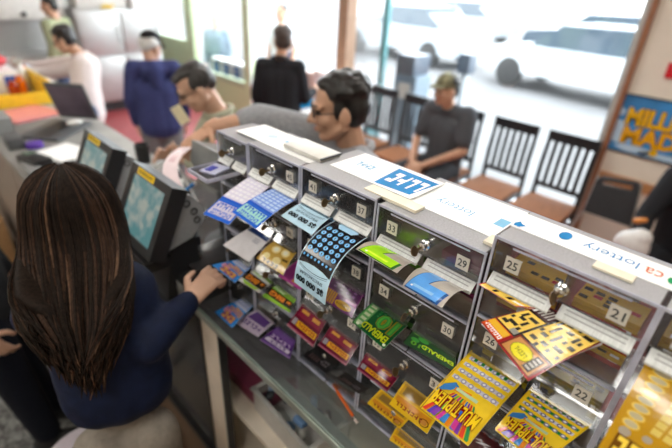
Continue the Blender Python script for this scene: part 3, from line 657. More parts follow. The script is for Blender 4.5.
# ------------------------------------------------------------------ glass counter under the dispensers
CT = H-.945
CUPB = mat('cabinet_beige', (.78, .66, .55), .5, var=.1, scale=8)
DARKM = mat('dark_metal', (.03, .03, .032), .35, metal=.5)
TRIM = mat('counter_trim_metal', (.55, .60, .55), .28, metal=.6, var=.15, scale=12, stretch=(8, 1, 8))
SHELF = mat('shelf_board', (.72, .63, .52), .55, var=.12, scale=7)
t = thing('display_counter', 'long glass topped display counter under the ticket dispensers', 'counter', (.73, .7, 0))
m = MB(); m.box((.503, -1.0, CT-.008), (1.02, 1.98, CT), CGLASS); m.box((.4995, -1.0, CT-.0085), (.503, 1.98, CT+.0005), GEDGE); m.build('glass_top', t)
m = MB(); m.box((.497, -1.0, CT-.034), (.512, 1.98, CT-.009), TRIM, .002); m.box((.512, -1.0, CT-.024), (.53, 1.98, CT-.009), TRIM); m.build('edge_rail', t)
for y in (-.98, .965, 1.85):
    m = MB(); m.box((.505, y, .30), (.525, y+.11, CT-.034), CUPB, .003); m.box((.500, y-.006, .30), (.527, y, CT-.034), DARKM); m.box((.500, y+.11, .30), (.527, y+.116, CT-.034), DARKM); m.build('post', t)
for z, x0 in ((H-1.36, .54), (.40, .512)):
    m = MB(); m.box((x0, -.98, z-.018), (1.0, 1.98, z), SHELF); m.build('shelf', t)
m = MB(); m.box((1.0, -1.0, 0), (1.02, 1.98, CT-.008), mat('counter_front_panel', (.20, .17, .15), .5)); m.build('customer_panel', t)
m = MB(); m.box((.512, -1.0, 0), (1.0, 1.98, .382), mat('counter_plinth', (.16, .10, .065), .5, var=.15)); m.box((.485, 1.06, .355), (.512, 1.9, .385), DARKM); m.box((.49, -.9, .37), (.512, .96, .39), DARKM); m.build('plinth', t)
m = MB(); m.box((.508, 1.08, .39), (.511, 1.90, CT-.036), CGLASS); m.build('sliding_pane', t)
# things kept in the counter
def tub(p, sx, sy, sz, rot, name, label, col, n):
    t = thing(name, label, 'tub', p)
    R = Matrix.Rotation(rot, 3, 'Z'); c = V(p); m = MB()
    for a in ((sx/2, 0, .004, sy), (-sx/2, 0, .004, sy), (0, sy/2, sx, .004), (0, -sy/2, sx, .004)):
        m.obox(c+R @ V((a[0], a[1], sz/2)), a[2] if a[2] < .01 else a[2], a[3] if a[3] < .01 else a[3], sz, R, col)
    m.obox(c+V((0, 0, .003)), sx, sy, .006, R, col)
    for a in ((sx/2, 0, .016, sy+.02), (-sx/2, 0, .016, sy+.02), (0, sy/2, sx+.02, .016), (0, -sy/2, sx+.02, .016)): m.obox(c+R @ V((a[0], a[1], sz)), a[2], a[3], .006, R, col, .002)
    m.build('body', t); return t
zs = H-1.36
pt = at(300, 412, Z=-1.30); pc = V((pt.x, pt.y, zs))
tub(pc, .17, .30, .10, -.05, 'plastic_tub', 'translucent grey plastic tub of odds and ends on the counter shelf', mat('frosted_plastic', (.42, .40, .38), .3, var=.08), 0)
rr = random.Random(5)
for k in range(12):
    c = pc+V((rr.uniform(-.055, .055), rr.uniform(-.12, .12), .03+.012*k/2)); m = MB(); cc = ink(rr.choice(['2A2C30', '6F8FB8', 'B9B4AC', '1E1E22', 'C9C6C0', '3A4656', '8FA6C4']))
    if k % 3 == 0: m.cyl(c, c+V((.03, .035, .006)), .012, cc, 12)
    elif k % 3 == 1: m.obox(c, .045, .03, .018, Matrix.Rotation(rr.uniform(0, 3), 3, 'Z') @ Matrix.Rotation(.3, 3, 'X'), cc, .003)
    else: m.ell(c, (.022, .016, .013), cc, Matrix.Rotation(rr.uniform(0, 3), 3, 'Z'))
    tag(m.build('small_item'), 'small odd item in the plastic tub on the counter shelf', 'small item', 'odds and ends in the plastic tub')
m = MB(); p = at(250, 362, Z=-1.29)
tag(MB().box((.60, .88, zs), (.78, 1.20, zs+.055), mat('maroon_binder_cover', (.16, .02, .05), .5), .006).build('binder'), 'maroon binder lying on the counter shelf behind the post', 'binder')
m = MB(); m.lathe((.62, 1.42, zs), [(.045, 0), (.048, .01), (.048, .12), (.02, .15), (.018, .18)], mat('green_bottle', (.03, .22, .05), .25), 16); tag(m.build('bottle'), 'green bottle on the counter shelf left of the beige post', 'bottle')
s = Sheet((.54, 1.26, zs+.002), (.54, 1.50, zs+.002), (.70, 1.26, zs+.002), (.70, 1.50, zs+.002)); s.base(PAPER); s.rect(.1, .5, .1, .25, ink('3E6FB8')); s.rect(.1, .85, .4, .7, ink('2A2A30')); s.build('leaflet', 'white leaflet with dark print on the counter shelf', 'leaflet')
# pencil on the glass
a = at(333, 386, Z=-.941); b = at(357, 424, Z=-.941); d = (b-a)
t = thing('pencil', 'orange pencil lying on the glass counter top', 'pencil', (a+b)/2)
u = V((0, 0, .0045)); PO = ink('E0641A')
MB().tube([a+u, a+d*.86+u], .0042, PO, 6).build('shaft', t); MB().tube([a+d*.86+u, a+d*.92+u], .0044, CHROME, 8).build('ferrule', t); MB().tube([a+d*.92+u, b+u], [.0042, .0036], ink('D9C7BE'), 10).build('eraser', t); MB().tube([a-d*.12+u, a+u], [.0006, .0041], ink('D8B08A'), 6).build('tip', t)

# service counter further along
t = thing('service_counter', 'long grey service counter running back to the left', 'counter', (.68, 3.9, 0))
TOPL = mat('counter_laminate', (.27, .265, .25), .4, var=.15, scale=5)
m = MB(); m.box((.36, 1.985, CT-.04), (.99, 5.9, CT), TOPL, .004); m.build('worktop', t)
m = MB(); m.box((.40, 2.0, 0), (.97, 5.88, CT-.04), mat('counter_body', (.30, .26, .22), .5, var=.1)); m.build('body', t)
for y in (2.02, 2.98, 3.94, 4.9): m = MB(); m.box((.388, y, .1), (.40, y+.93, CT-.08), mat('counter_door', (.24, .20, .17), .45), .003); d = m.build('door', t); q = MB(); q.box((.376, y+.42, CT-.16), (.388, y+.52, CT-.145), CHROME, .002); q.build('handle', d)

# lottery terminal: screen leaning back towards the clerk, louvred cheek with round holes
SCR = None
def screen_mat():
    m = bpy.data.materials.new('lit_screen'); N, L = nodes(m); b = N['Principled BSDF']
    tc = N.new('ShaderNodeTexCoord'); nz = N.new('ShaderNodeTexNoise'); nz.inputs['Scale'].default_value = 18; nz.inputs['Detail'].default_value = 3
    rp = N.new('ShaderNodeValToRGB'); e = rp.color_ramp.elements
    e[0].position = .42; e[0].color = (.10, .27, .28, 1); e[1].position = .60; e[1].color = (.42, .46, .40, 1)
    e2 = rp.color_ramp.elements.new(.5); e2.color = (.22, .34, .34, 1)
    L.new(tc.outputs['Object'], nz.inputs['Vector']); L.new(nz.outputs['Fac'], rp.inputs['Fac']); b.inputs['Base Color'].default_value = (.03, .03, .03, 1); L.new(rp.outputs['Color'], b.inputs['Emission Color'])
    b.inputs['Emission Strength'].default_value = .6; b.inputs['Roughness'].default_value = .25; return m
SCR = screen_mat()
def terminal(label):
    y0, y1 = 1.112, 1.372
    t = thing('lottery_terminal', label, 'terminal', (.5, 1.24, CT), 'lottery terminals on the counter')
    tx, tz, bx, bz = .490, H-.540, .392, H-.745       # front plane of the bezel, top and bottom
    U = V((tx-bx, 0, tz-bz)).normalized(); N_ = V((-U.z, 0, U.x))
    fr = lambda y, q, h: V((bx, y, bz))+U*q+N_*h
    L_ = V((tx-bx, 0, tz-bz)).length
    m = MB(); b = .028
    # bezel ring, a slab with a window
    m.add([fr(y0, 0, 0), fr(y1, 0, 0), fr(y1, L_, 0), fr(y0, L_, 0), fr(y0+b, b*.9, 0), fr(y1-b, b*.9, 0), fr(y1-b, L_-b, 0), fr(y0+b, L_-b, 0),
           fr(y0+b, b*.9, -.006), fr(y1-b, b*.9, -.006), fr(y1-b, L_-b, -.006), fr(y0+b, L_-b, -.006), fr(y0, 0, -.05), fr(y1, 0, -.05), fr(y1, L_, -.05), fr(y0, L_, -.05)],
          [(0, 1, 5, 4), (1, 2, 6, 5), (2, 3, 7, 6), (3, 0, 4, 7), (4, 5, 9, 8), (5, 6, 10, 9), (6, 7, 11, 10), (7, 4, 8, 11), (0, 3, 15, 12), (1, 13, 14, 2), (2, 14, 15, 3), (0, 12, 13, 1), (12, 15, 14, 13)], BLACK)
    m.build('bezel', t, smooth=False)
    m = MB(); m.add([fr(y0+b, b*.9, -.0045), fr(y1-b, b*.9, -.0045), fr(y1-b, L_-b, -.0045), fr(y0+b, L_-b, -.0045)], [(3, 2, 1, 0)], SCR); m.keep = True; m.build('screen', t)
    m = MB(); m.add([fr(y1-.05, L_-.024, .0012), fr(y1-.16, L_-.024, .0012), fr(y1-.16, L_-.003, .0012), fr(y1-.05, L_-.003, .0012)], [(0, 1, 2, 3)], ink('E8C21E'))
    for k in range(9): m.add([fr(y1-.06-.01*k, L_-.018, .0016), fr(y1-.066-.01*k, L_-.018, .0016), fr(y1-.066-.01*k, L_-.009, .0016), fr(y1-.06-.01*k, L_-.009, .0016)], [(0, 1, 2, 3)], ink('6A5A1A'))
    m.build('yellow_label', t, label='bright yellow label on the top of the frame')
    out = [(.470, -.742), (.540, -.722), (.583, -.672), (.583, -.632), (.553, -.590), (.508, -.548)]
    m = MB(); m.prism([(x-.02 if i in (0, 5) else x, y0+.012, H+z) for i, (x, z) in enumerate(out)], (0, y1-y0-.024, 0), mat('cheek_grey', (.30, .31, .32), .38, bump=.05, scale=120)); body = m.build('housing', t, smooth=False)
    for x, z in ((.531, -.606), (.551, -.637), (.558, -.668)):
        m = MB(); m.lathe((x, y0+.0125, H+z), [(.0105, 0), (.0115, .003), (.0085, .0035), (.0075, -.004)], BLACK, 16, (0, -1, 0)); m.build('speaker_hole', body)
    m = MB(); m.box((.40, y0+.01, CT), (.60, y1-.01, CT+.02), BLACK, .004); m.prism([(.44, y0+.03, CT+.02), (.58, y0+.03, CT+.02), (.55, y0+.03, H-.73), (.47, y0+.03, H-.742)], (0, y1-y0-.06, 0), BLACK); m.build('stand', t, smooth=False)
    m = MB(); m.box((.385, y0+.02, H-.80), (.47, y1-.02, H-.765), BLACK, .006); m.build('keyboard_lip', t)
    return t
T1 = terminal('lottery terminal with lit map screen, the nearer one beside the woman')
T2 = copy_tree(T1, (-.005, .405, 0)); T2['label'] = 'lottery terminal behind the woman’s head, farther from the lens'
# black ticket printer between terminal and dispensers
pz = H-.845
t = thing('ticket_printer', 'black ticket printer with a blue side label beside the near terminal', 'printer', (.57, 1.16, CT))
m = MB(); m.prism([(.475, 1.085, CT), (.80, 1.085, CT), (.80, 1.085, pz-.02), (.77, 1.085, pz), (.50, 1.085, pz), (.475, 1.085, pz-.012)], (0, .16, 0), BLACK); m.build('body', t, smooth=False)
m = MB(); m.box((.52, 1.10, pz), (.75, 1.225, pz+.02), mat('printer_lid', (.03, .03, .032), .25), .008); m.build('lid', t)
m = MB(); m.box((.4735, 1.15, CT+.012), (.4755, 1.235, CT+.085), ink('2D86C8')); m.box((.4733, 1.10, CT+.02), (.4755, 1.148, CT+.08), ink('C9CDD2')); m.build('side_label', t, label='blue and white label')
m = MB(); m.cyl((.73, 1.085, CT+.06), (.73, 1.08, CT+.06), .016, CHROME, 14); m.build('button', t)
s = Sheet((.57, 1.15, pz+.021), (.57, 1.205, pz+.021), (.51, 1.15, pz+.034), (.51, 1.205, pz+.034), (0, 0, .012)); s.base(mat('tan_ticket', (.72, .52, .32), .5)); s.rect(.2, .8, .3, .5, ink('8C6A44')); s.build('lottery_slip', 'tan slip sticking out of the black printer', 'lottery slip')
# grey customer display whose back is under the man's hand
t = thing('customer_display', 'light grey customer display under the reaching hand', 'display', (.78, 1.36, CT))
m = MB(); m.prism([(.74, 1.20, H-.545), (.84, 1.20, H-.58), (.88, 1.20, H-.68), (.84, 1.20, H-.74), (.77, 1.20, H-.72), (.725, 1.20, H-.62)], (0, .26, 0), mat('display_grey', (.20, .205, .20), .45)); m.build('shell', t, smooth=False)
m = MB(); m.box((.75, 1.196, H-.70), (.85, 1.2, H-.60), BLACK); m.build('side_vent', t)
m = MB(); m.cyl((.80, 1.35, CT+.015), (.80, 1.35, H-.72), .035, DGREY); m.lathe((.80, 1.35, CT), [(.10, 0), (.10, .008), (.04, .018)], DGREY, 20); m.build('stand', t)
# clutter between the terminals and the display
def ob(name, label, cat, fn, group=None):
    m = MB(); fn(m); return tag(m.build(name), label, cat, group)
ob('receipt_printer', 'dark receipt printer the pink slip comes from', 'printer', lambda m: (m.box((.59, 1.33, CT), (.66, 1.44, H-.70), BLACK, .012), m.box((.60, 1.345, H-.702), (.65, 1.425, H-.692), DGREY, .003)))
ob('marker_pen', 'blue marker lying across the dark receipt printer', 'pen', lambda m: (m.tube([(.61, 1.335, H-.682), (.69, 1.39, H-.682)], .006, ink('2E8CE0'), 8), m.tube([(.69, 1.39, H-.682), (.705, 1.40, H-.682)], .0065, WHITE, 8)))
ob('paper_cup', 'small black cup with white rim between the terminals', 'cup', lambda m: m.lathe((.63, 1.86, CT), [(.03, 0), (.042, .11), (.044, .112), (.038, .105), (.03, .01)], BLACK, 18))
ob('paper_cup', 'white paper cup behind the near terminal', 'cup', lambda m: m.lathe((.70, 1.58, CT), [(.028, 0), (.040, .20), (.043, .203), (.036, .195), (.025, .01)], WHITE, 18))
ob('phone_handset', 'black desk phone between the two terminals', 'phone', lambda m: (m.box((.60, 1.62, CT), (.80, 1.80, CT+.13), BLACK, .02), m.cap((.64, 1.66, CT+.16), (.78, 1.76, CT+.16), .026, .026, BLACK), m.cap((.63, 1.65, CT+.15), (.63, 1.65, CT+.12), .035, .035, BLACK), m.cap((.79, 1.77, CT+.15), (.79, 1.77, CT+.12), .035, .035, BLACK)))
ob('cash_box', 'dark cash box below the near end of the customer display', 'box', lambda m: (m.box((.50, 1.275, CT), (.64, 1.31, CT+.12), BLACK, .006), m.box((.52, 1.255, CT+.002), (.62, 1.278, CT+.07), DGREY, .01)))
ob('cable', 'white cable trailing over the counter by the terminals', 'cable', lambda m: m.tube([(.56, 2.05, CT+.006), (.63, 1.98, CT+.08), (.74, 1.92, CT+.12), (.83, 1.84, CT+.20), (.86, 1.70, CT+.006)], .006, WHITE, 8))
ob('sticky_notes', 'small orange and blue note pad beside the black phone', 'notes', lambda m: (m.box((.60, 1.50, CT), (.66, 1.57, CT+.13), ink('C98A3A'), .002), m.box((.60, 1.54, CT+.13), (.66, 1.57, CT+.15), ink('4A6FB8'))))
# far end of the service counter
t = thing('laptop', 'open dark laptop on the service counter', 'laptop', (.78, 3.2, CT))
R = Matrix.Rotation(.72, 3, 'Z'); c = V((.70, 3.15, CT+.011))
m = MB(); m.obox(c, .36, .25, .02, R, DGREY, .006); m.obox(c+V((0, 0, .0105)), .31, .12, .001, R, BLACK); m.build('base', t)
m = MB(); tilt = R @ Matrix.Rotation(-.35, 3, 'Y')
m.obox(c+R @ V((.205, 0, .13)), .012, .26, .26, tilt, DGREY, .004); m.build('lid', t)
m = MB(); m.obox(c+R @ V((.1965, 0, .13)), .002, .235, .21, tilt, mat('dim_screen', (.12, .09, .12), .3, var=.4, scale=6)); m.build('screen', t)
ob('computer_mouse', 'white mouse on the laptop palm rest', 'mouse', lambda m: m.ell(c+R @ V((.10, -.06, .022)), (.05, .03, .016), WHITE))
ob('folder', 'pink folder lying behind the laptop', 'folder', lambda m: m.obox((.66, 3.66, CT+.004), .34, .36, .006, Matrix.Rotation(.3, 3, 'Z'), ink('E88C92')))
ob('paper_sheet', 'white sheet of paper on the service counter before the laptop', 'paper', lambda m: m.obox((.63, 2.72, CT+.002), .21, .30, .003, Matrix.Rotation(.35, 3, 'Z'), PAPER))
t = thing('yellow_tray', 'bright yellow plastic tray on the service counter', 'tray', (.72, 4.0, CT))
YP_ = mat('yellow_plastic', (.90, .58, .03), .35)
m = MB(); m.box((.52, 3.88, CT), (.90, 4.3, CT+.01), YP_); m.box((.52, 3.87, CT), (.90, 3.885, CT+.09), YP_, .003); m.box((.885, 3.88, CT), (.90, 4.5, CT+.16), YP_, .003); m.box((.52, 3.88, CT), (.535, 4.3, CT+.06), YP_, .003); m.build('body', t)
ob('carton', 'white and blue carton behind the yellow tray', 'carton', lambda m: (m.box((.45, 4.34, CT), (.80, 4.66, CT+.16), PAPER, .004), m.box((.70, 4.335, CT+.03), (.802, 4.345, CT+.13), ink('2A5FC0'))))
ob('carton', 'white and sky blue carton right of the yellow tray', 'carton', lambda m: (m.box((.93, 3.95, CT), (.985, 4.3, CT+.10), PAPER, .004), m.box((.93, 3.945, CT+.02), (.986, 4.0, CT+.08), ink('5FB0E8'))))
ob('bag', 'red bag on top of the white and blue carton', 'bag', lambda m: m.ell((.64, 4.55, CT+.217), (.15, .13, .055), mat('red_fabric', (.62, .03, .04), .6, bump=.2)))
ob('plate_stack', 'blue green plates behind the red bag', 'plates', lambda m: m.lathe((.62, 5.0, CT), [(.12, 0), (.13, .1), (.13, .12)], ink('5F8CA0'), 20))
t = thing('spray_bottle', 'white spray bottle beside the yellow tray', 'bottle', (.86, 4.42, CT))
m = MB(); m.lathe((.84, 4.42, CT), [(.035, 0), (.04, .01), (.04, .14), (.018, .18), (.016, .20)], WHITE, 16); m.build('body', t); m = MB(); m.box((.80, 4.40, CT+.20), (.86, 4.44, CT+.24), LGREY, .006); m.build('trigger', t)
for i, (x, y, hgt, col, w) in enumerate(((.78, 4.25, .14, 'E8761C', 'orange'), (.90, 4.62, .15, 'F08A1E', 'orange capped'), (.94, 4.5, .12, 'E8E4E0', 'white'), (.72, 4.2, .12, 'A83A1E', 'brown red'), (.95, 4.75, .14, 'C9D4E4', 'pale blue'))):
    ob('jar', '%s jar among the bottles on the service counter' % w, 'jar', lambda m: m.lathe((x, y, CT), [(.035, 0), (.037, hgt*.75), (.022, hgt*.85), (.024, hgt*.86), (.024, hgt)], ink(col), 14), 'jars on the service counter')
for i, (x, y, sx, sy, hgt, w) in enumerate(((.45, 3.35, .10, .20, .10, 'grey metal tool box at the clerk side of the laptop'), (.44, 3.0, .08, .14, .06, 'dark stapler box at the clerk side edge of the service counter'), (.42, 2.6, .06, .3, .03, 'grey tray along the clerk side edge'))):
    ob('small_box', w, 'box', lambda m: m.box((x-sx/2, y-sy/2, CT), (x+sx/2, y+sy/2, CT+hgt), MGREY if i != 1 else DGREY, .006))
ob('keyboard', 'black keyboard on the service counter behind the far terminal', 'keyboard', lambda m: (m.obox((.56, 2.33, CT+.012), .16, .42, .022, Matrix.Rotation(.12, 3, 'Z'), BLACK, .005), [m.obox((.50+.03*i, 2.17+.035*j, CT+.025), .02, .025, .008, Matrix.Rotation(.12, 3, 'Z'), DGREY) for i in range(5) for j in range(9)]))
ob('card_reader', 'dark card reader on the service counter left of the white sheet', 'card reader', lambda m: (m.obox((.45, 2.62, CT+.03), .09, .17, .05, Matrix.Rotation(.3, 3, 'Z'), BLACK, .012), m.obox((.44, 2.67, CT+.057), .05, .05, .006, Matrix.Rotation(.3, 3, 'Z'), ink('5A6A5C'))))
ob('tape_roll', 'small purple tape roll near the laptop', 'tape', lambda m: m.lathe((.52, 2.92, CT), [(.03, 0), (.045, .002), (.045, .03), (.03, .032)], ink('5A3AA0'), 18))
ob('pen_pot', 'dark pen pot at the customer side of the far terminal', 'pot', lambda m: m.lathe((.90, 2.35, CT), [(.035, 0), (.04, .10), (.036, .10), (.032, .01)], BLACK, 18))
ob('brown_carton', 'brown carton on the floor behind the service counter', 'carton', lambda m: m.box((.02, 3.6, .004), (.33, 4.1, .40), mat('cardboard', (.42, .24, .11), .7, var=.1), .005))
# ------------------------------------------------------------------ people
SKIN = mat('skin', (.60, .36, .25), .5, var=.08, scale=14)
SKINT = mat('skin_tan', (.55, .31, .20), .5, var=.08, scale=14)
HAIRB = mat('hair_black', (.012, .010, .009), .42, var=.4, scale=60, stretch=(4, 4, 1))
EYEW = mat('eye_dark', (.02, .012, .01), .2)
LIPS = mat('lip_skin', (.36, .13, .10), .5)
DENIM = mat('blue_denim', (.06, .09, .17), .8, var=.2, scale=60, bump=.1)
def remesh(mb, voxel, smooth=4):
    """one continuous skin over overlapping limbs"""
    me = mb.mesh('limb'); o = bpy.data.objects.new('limb', me); COL.objects.link(o)
    r = o.modifiers.new('r', 'REMESH'); r.mode = 'VOXEL'; r.voxel_size = voxel
    s = o.modifiers.new('s', 'SMOOTH'); s.factor = .5; s.iterations = smooth
    out = bpy.data.meshes.new_from_object(o.evaluated_get(bpy.context.evaluated_depsgraph_get()))
    bpy.data.objects.remove(o); bpy.data.meshes.remove(me)
    return out
def merge(meshes, mats):
    m = MB()
    for me, mt in zip(meshes, mats):
        m.add([q.co.copy() for q in me.vertices], [list(p.vertices) for p in me.polygons], mt); bpy.data.meshes.remove(me)
    m.keep = True
    return m
def cloth(name, mb, m, parent, voxel=.012, smooth=5, label=None):
    c = merge([remesh(mb, voxel, smooth)], [m]); o = c.build(name, parent, True, label)
    for p in o.data.polygons: p.use_smooth = True
    return o
def frame(fw, up=(0, 0, 1)):
    f = V(fw).normalized(); u = V(up); r = f.cross(u).normalized(); u = r.cross(f)
    return Matrix((r, f, u)).transposed()
def head_parts(mb, c, R, k=1.0, m=None):
    P = lambda x, y, z: c+R @ V((x*k, y*k, z*k))
    e = lambda p, r: mb.ell(P(*p), [q*k for q in r], m, R)
    e((0, -.012, .035), (.074, .093, .082)); e((0, .028, -.035), (.060, .060, .078)); e((0, .058, -.092), (.030, .026, .020))
    for s in (-1, 1):
        e((s*.036, .058, -.028), (.026, .026, .026)); e((s*.078, -.008, -.012), (.011, .024, .033)); mb.cap(P(s*.012, .084, .024), P(s*.046, .074, .022), .011*k, .009*k, m); mb.cap(P(s*.062, .0, -.05), P(s*.030, .05, -.085), .022*k, .018*k, m)
        e((s*.014, .094, -.030), (.010, .010, .008))
    mb.cap(P(0, .084, .018), P(0, .108, -.026), .008*k, .0125*k, m); mb.cap(P(-.018, .083, -.060), P(.018, .083, -.060), .0085*k, .0085*k, m)
    return P
def hand_parts(mb, w, d, nrm, m, curl=.6, side=1, k=1.0, spread=.12):
    """wrist w, d along the palm, nrm out of the back of the hand, side = which way the thumb goes"""
    d = V(d).normalized(); n = V(nrm); n = (n-d*n.dot(d)).normalized(); t = d.cross(n)*side
    for q in (-.022, -.007, .008, .023): mb.cap(w+t*q*.6*k, w+(d*.085+t*q)*k, .014*k, .012*k, m, 8)
    for i, (q, L) in enumerate(((.029, .070), (.010, .080), (-.010, .074), (-.028, .058))):
        p = w+(d*.088+t*q)*k; a = curl*.45; dd = d+t*spread*(q/.03)
        for j, f in enumerate((.45, .32, .23)):
            v = (dd.normalized()*math.cos(a)-n*math.sin(a)); e = p+v*L*f*k
            mb.cap(p, e, (.0092-.0008*j)*k, (.0086-.0008*j)*k, m, 8); p = e; a += curl
    p = w+(d*.025+t*.026)*k; v = (d*.6+t*.75-n*.35).normalized(); e = p+v*.042*k; mb.cap(p, e, .0125*k, .0105*k, m, 8)
    v = (d*.9+t*.15-n*.45).normalized(); mb.cap(e, e+v*.032*k, .0105*k, .0085*k, m, 8)
def standing(x, y, f, k=1.0, lean=0, **over):
    f = V((f[0], f[1], 0)).normalized(); r = V((f.y, -f.x, 0))
    T = dict(pelvis=(0, 0, .95), waist=(0, 0, 1.08), chest=(0, .01, 1.27), neck=(0, -.01, 1.44), head=(0, .025, 1.59),
             shL=(-.165, -.01, 1.37), shR=(.165, -.01, 1.37), elL=(-.225, -.03, 1.11), elR=(.225, -.03, 1.11), wrL=(-.215, .06, .87), wrR=(.215, .06, .87),
             hipL=(-.088, 0, .90), hipR=(.088, 0, .90), knL=(-.095, .02, .49), knR=(.095, .02, .49), anL=(-.10, -.03, .09), anR=(.10, -.03, .09))
    J = {}
    for n, (a, b, z) in T.items():
        b2 = b+lean*max(0, z-.95); J[n] = V((x, y, 0))+(r*a+f*b2+V((0, 0, z)))*k
    J['f'] = f; J['r'] = r
    J.update({a: V(b) for a, b in over.items()})
    return J
def limb(mb, pts, rs, m):
    for i in range(len(pts)-1): mb.cap(pts[i], pts[i+1], rs[i], rs[i+1], m, 12)
def person(label, J, look, skin=SKIN, shirt=None, sleeve='long', legs=None, shoes=BLACK, hair=None, k=1.0, up=(0, 0, 1), voxel=.009, group=None, hands=None, girth=1.0, arm=1.0, glasses=False, cap_=None, mask=None, hairstyle='short', collar=None):
    root = thing('person', label, 'person', (J['pelvis'].x, J['pelvis'].y, min(J['anL'].z, J['anR'].z)-.09 if min(J['anL'].z, J['anR'].z) < .2 else 0), group)
    f, r = J['f'], J['r']; R = frame(look, up); hc = J['head']; g = girth
    b = MB(); P = head_parts(b, hc, R, k, skin)
    b.cap(P(0, -.02, -.05), J['neck']-V((0, 0, .02)), .052*k, .058*k, skin); b.cap(J['neck']-V((0, 0, .02)), J['chest'], .055*k, .070*k*g, skin)
    b.cap(J['shL'], J['shR'], .045*k, .045*k, skin); limb(b, [J['chest'], J['waist'], J['pelvis']], [.075*k*g, .070*k*g, .075*k*g], skin)
    for s in 'LR':
        limb(b, [J['sh'+s], J['el'+s], J['wr'+s]], [.046*k, .039*k, .027*k], skin)
        limb(b, [J['hip'+s], J['kn'+s], J['an'+s]], [.065*k*g, .048*k*g, .035*k*g], skin)
        if not legs: pass
    parts = [remesh(b, voxel, 3)]
    for s in 'LR':
        h = MB(); hd = (hands or {}).get(s)
        d, n, cu = hd if hd else ((J['wr'+s]-J['el'+s]), r*(1 if s == 'R' else -1), .45)
        w = J['wr'+s]; h.cap(w-(V(d).normalized())*.03, w+V(d).normalized()*.01, .026*k, .024*k, skin)
        hand_parts(h, w, d, n, skin, cu, -1 if s == 'R' else 1, k); parts.append(remesh(h, .004, 2))
    bo = merge(parts, [skin]*3).build('body', root, True)
    for q in bo.data.polygons: q.use_smooth = True
    for s in (-1, 1):
        e = MB(); e.ell(P(s*.031, .079, .004), (.014*k, .006*k, .007*k), EYEW, R); e.build('eye', bo)
    e = MB(); e.ell(P(0, .0905, -.060), (.022*k, .006*k, .007*k), LIPS, R); e.build('lips', bo)
    if hair:
        h = MB(); rr = random.Random(int(hc.x*1000))
        h.ell(P(0, -.028, .050), (.083*k, .092*k, .080*k), hair, R)
        if hairstyle == 'short':
            h.ell(P(0, -.055, .0), (.078*k, .055*k, .075*k), hair, R)
            for _ in range(40):
                a = rr.uniform(-2.6, 2.6); q = rr.uniform(.1, 1.2); v = V((math.sin(a)*math.cos(q)*.080, -.02-math.cos(a)*math.cos(q)*.085*(1 if math.cos(a) > 0 else .6), .055+math.sin(q)*.072)); h.ell(P(*v), (.016*k, .020*k, .014*k), hair, R)
        elif hairstyle == 'thick':
            h.ell(P(0, -.045, .01), (.084*k, .070*k, .085*k), hair, R); h.ell(P(0, .010, .095), (.060*k, .062*k, .028*k), hair, R)
            for _ in range(70):
                a = rr.uniform(-2.7, 2.7); q = rr.uniform(.0, 1.3); v = V((math.sin(a)*math.cos(q)*.084, -.020-math.cos(a)*math.cos(q)*(.088 if math.cos(a) > 0 else .066), .060+math.sin(q)*.068)); h.ell(P(*v), (.013*k, .022*k, .013*k), hair, R)
            for s in (-1, 1): h.ell(P(s*.074, .012, .012), (.010*k, .018*k, .034*k), hair, R)
        elif hairstyle == 'thin':
            h = MB()
            for s in (-1, 1): h.ell(P(s*.055, -.035, .03), (.034*k, .065*k, .050*k), hair, R)
            h.ell(P(0, -.070, .015), (.070*k, .044*k, .070*k), hair, R); h.ell(P(0, -.015, .085), (.068*k, .080*k, .034*k), hair, R); h.ell(P(0, .05, .085), (.05*k, .03*k, .022*k), hair, R)
        cloth('hair', h, hair, root, .007, 2)
        for s in (-1, 1):
            if hairstyle != 'none': e = MB(); e.cap(P(s*.016, .093, .030), P(s*.048, .082, .031), .0042*k, .003*k, hair); e.build('eyebrow', bo)
    if shirt:
        c = MB()
        for s in (-1, 1):
            limb(c, [J['pelvis']+r*s*.055*g+V((0, 0, -.09*k)), J['waist']+r*s*.060*g, J['chest']+r*s*.075*g], [.118*k*g, .112*k*g, .115*k*g], shirt)
        limb(c, [J['pelvis']+V((0, 0, -.09*k)), J['waist'], J['chest']], [.128*k*g, .118*k*g, .115*k*g], shirt)
        c.cap(J['shL'], J['shR'], .068*k, .068*k, shirt); c.cap(J['chest'], J['neck']-V((0, 0, .035*k)), .11*k, .066*k, shirt)
        for s in 'LR':
            if sleeve == 'long':
                w = J['el'+s].lerp(J['wr'+s], .96); limb(c, [J['sh'+s], J['el'+s], w], [.072*k*arm, .058*k*arm, .042*k*arm], shirt)
            elif sleeve == 'push':
                w = J['el'+s].lerp(J['wr'+s], .30); limb(c, [J['sh'+s], J['el'+s], w], [.072*k, .058*k, .050*k], shirt)
            else:
                w = J['sh'+s].lerp(J['el'+s], .72); limb(c, [J['sh'+s], w], [.076*k, .070*k], shirt)
        so = cloth('shirt', c, shirt, root, .012, 4)
        if collar:
            cb = MB(); n = J['neck']
            cb.tube([n+(r*math.cos(a)*.068+f*math.sin(a)*.068)*k+V((0, 0, .0+.018*math.sin(a+PI))) for a in [2*PI*j/14 for j in range(15)]], .016*k, collar, 8); cb.build('collar', so)
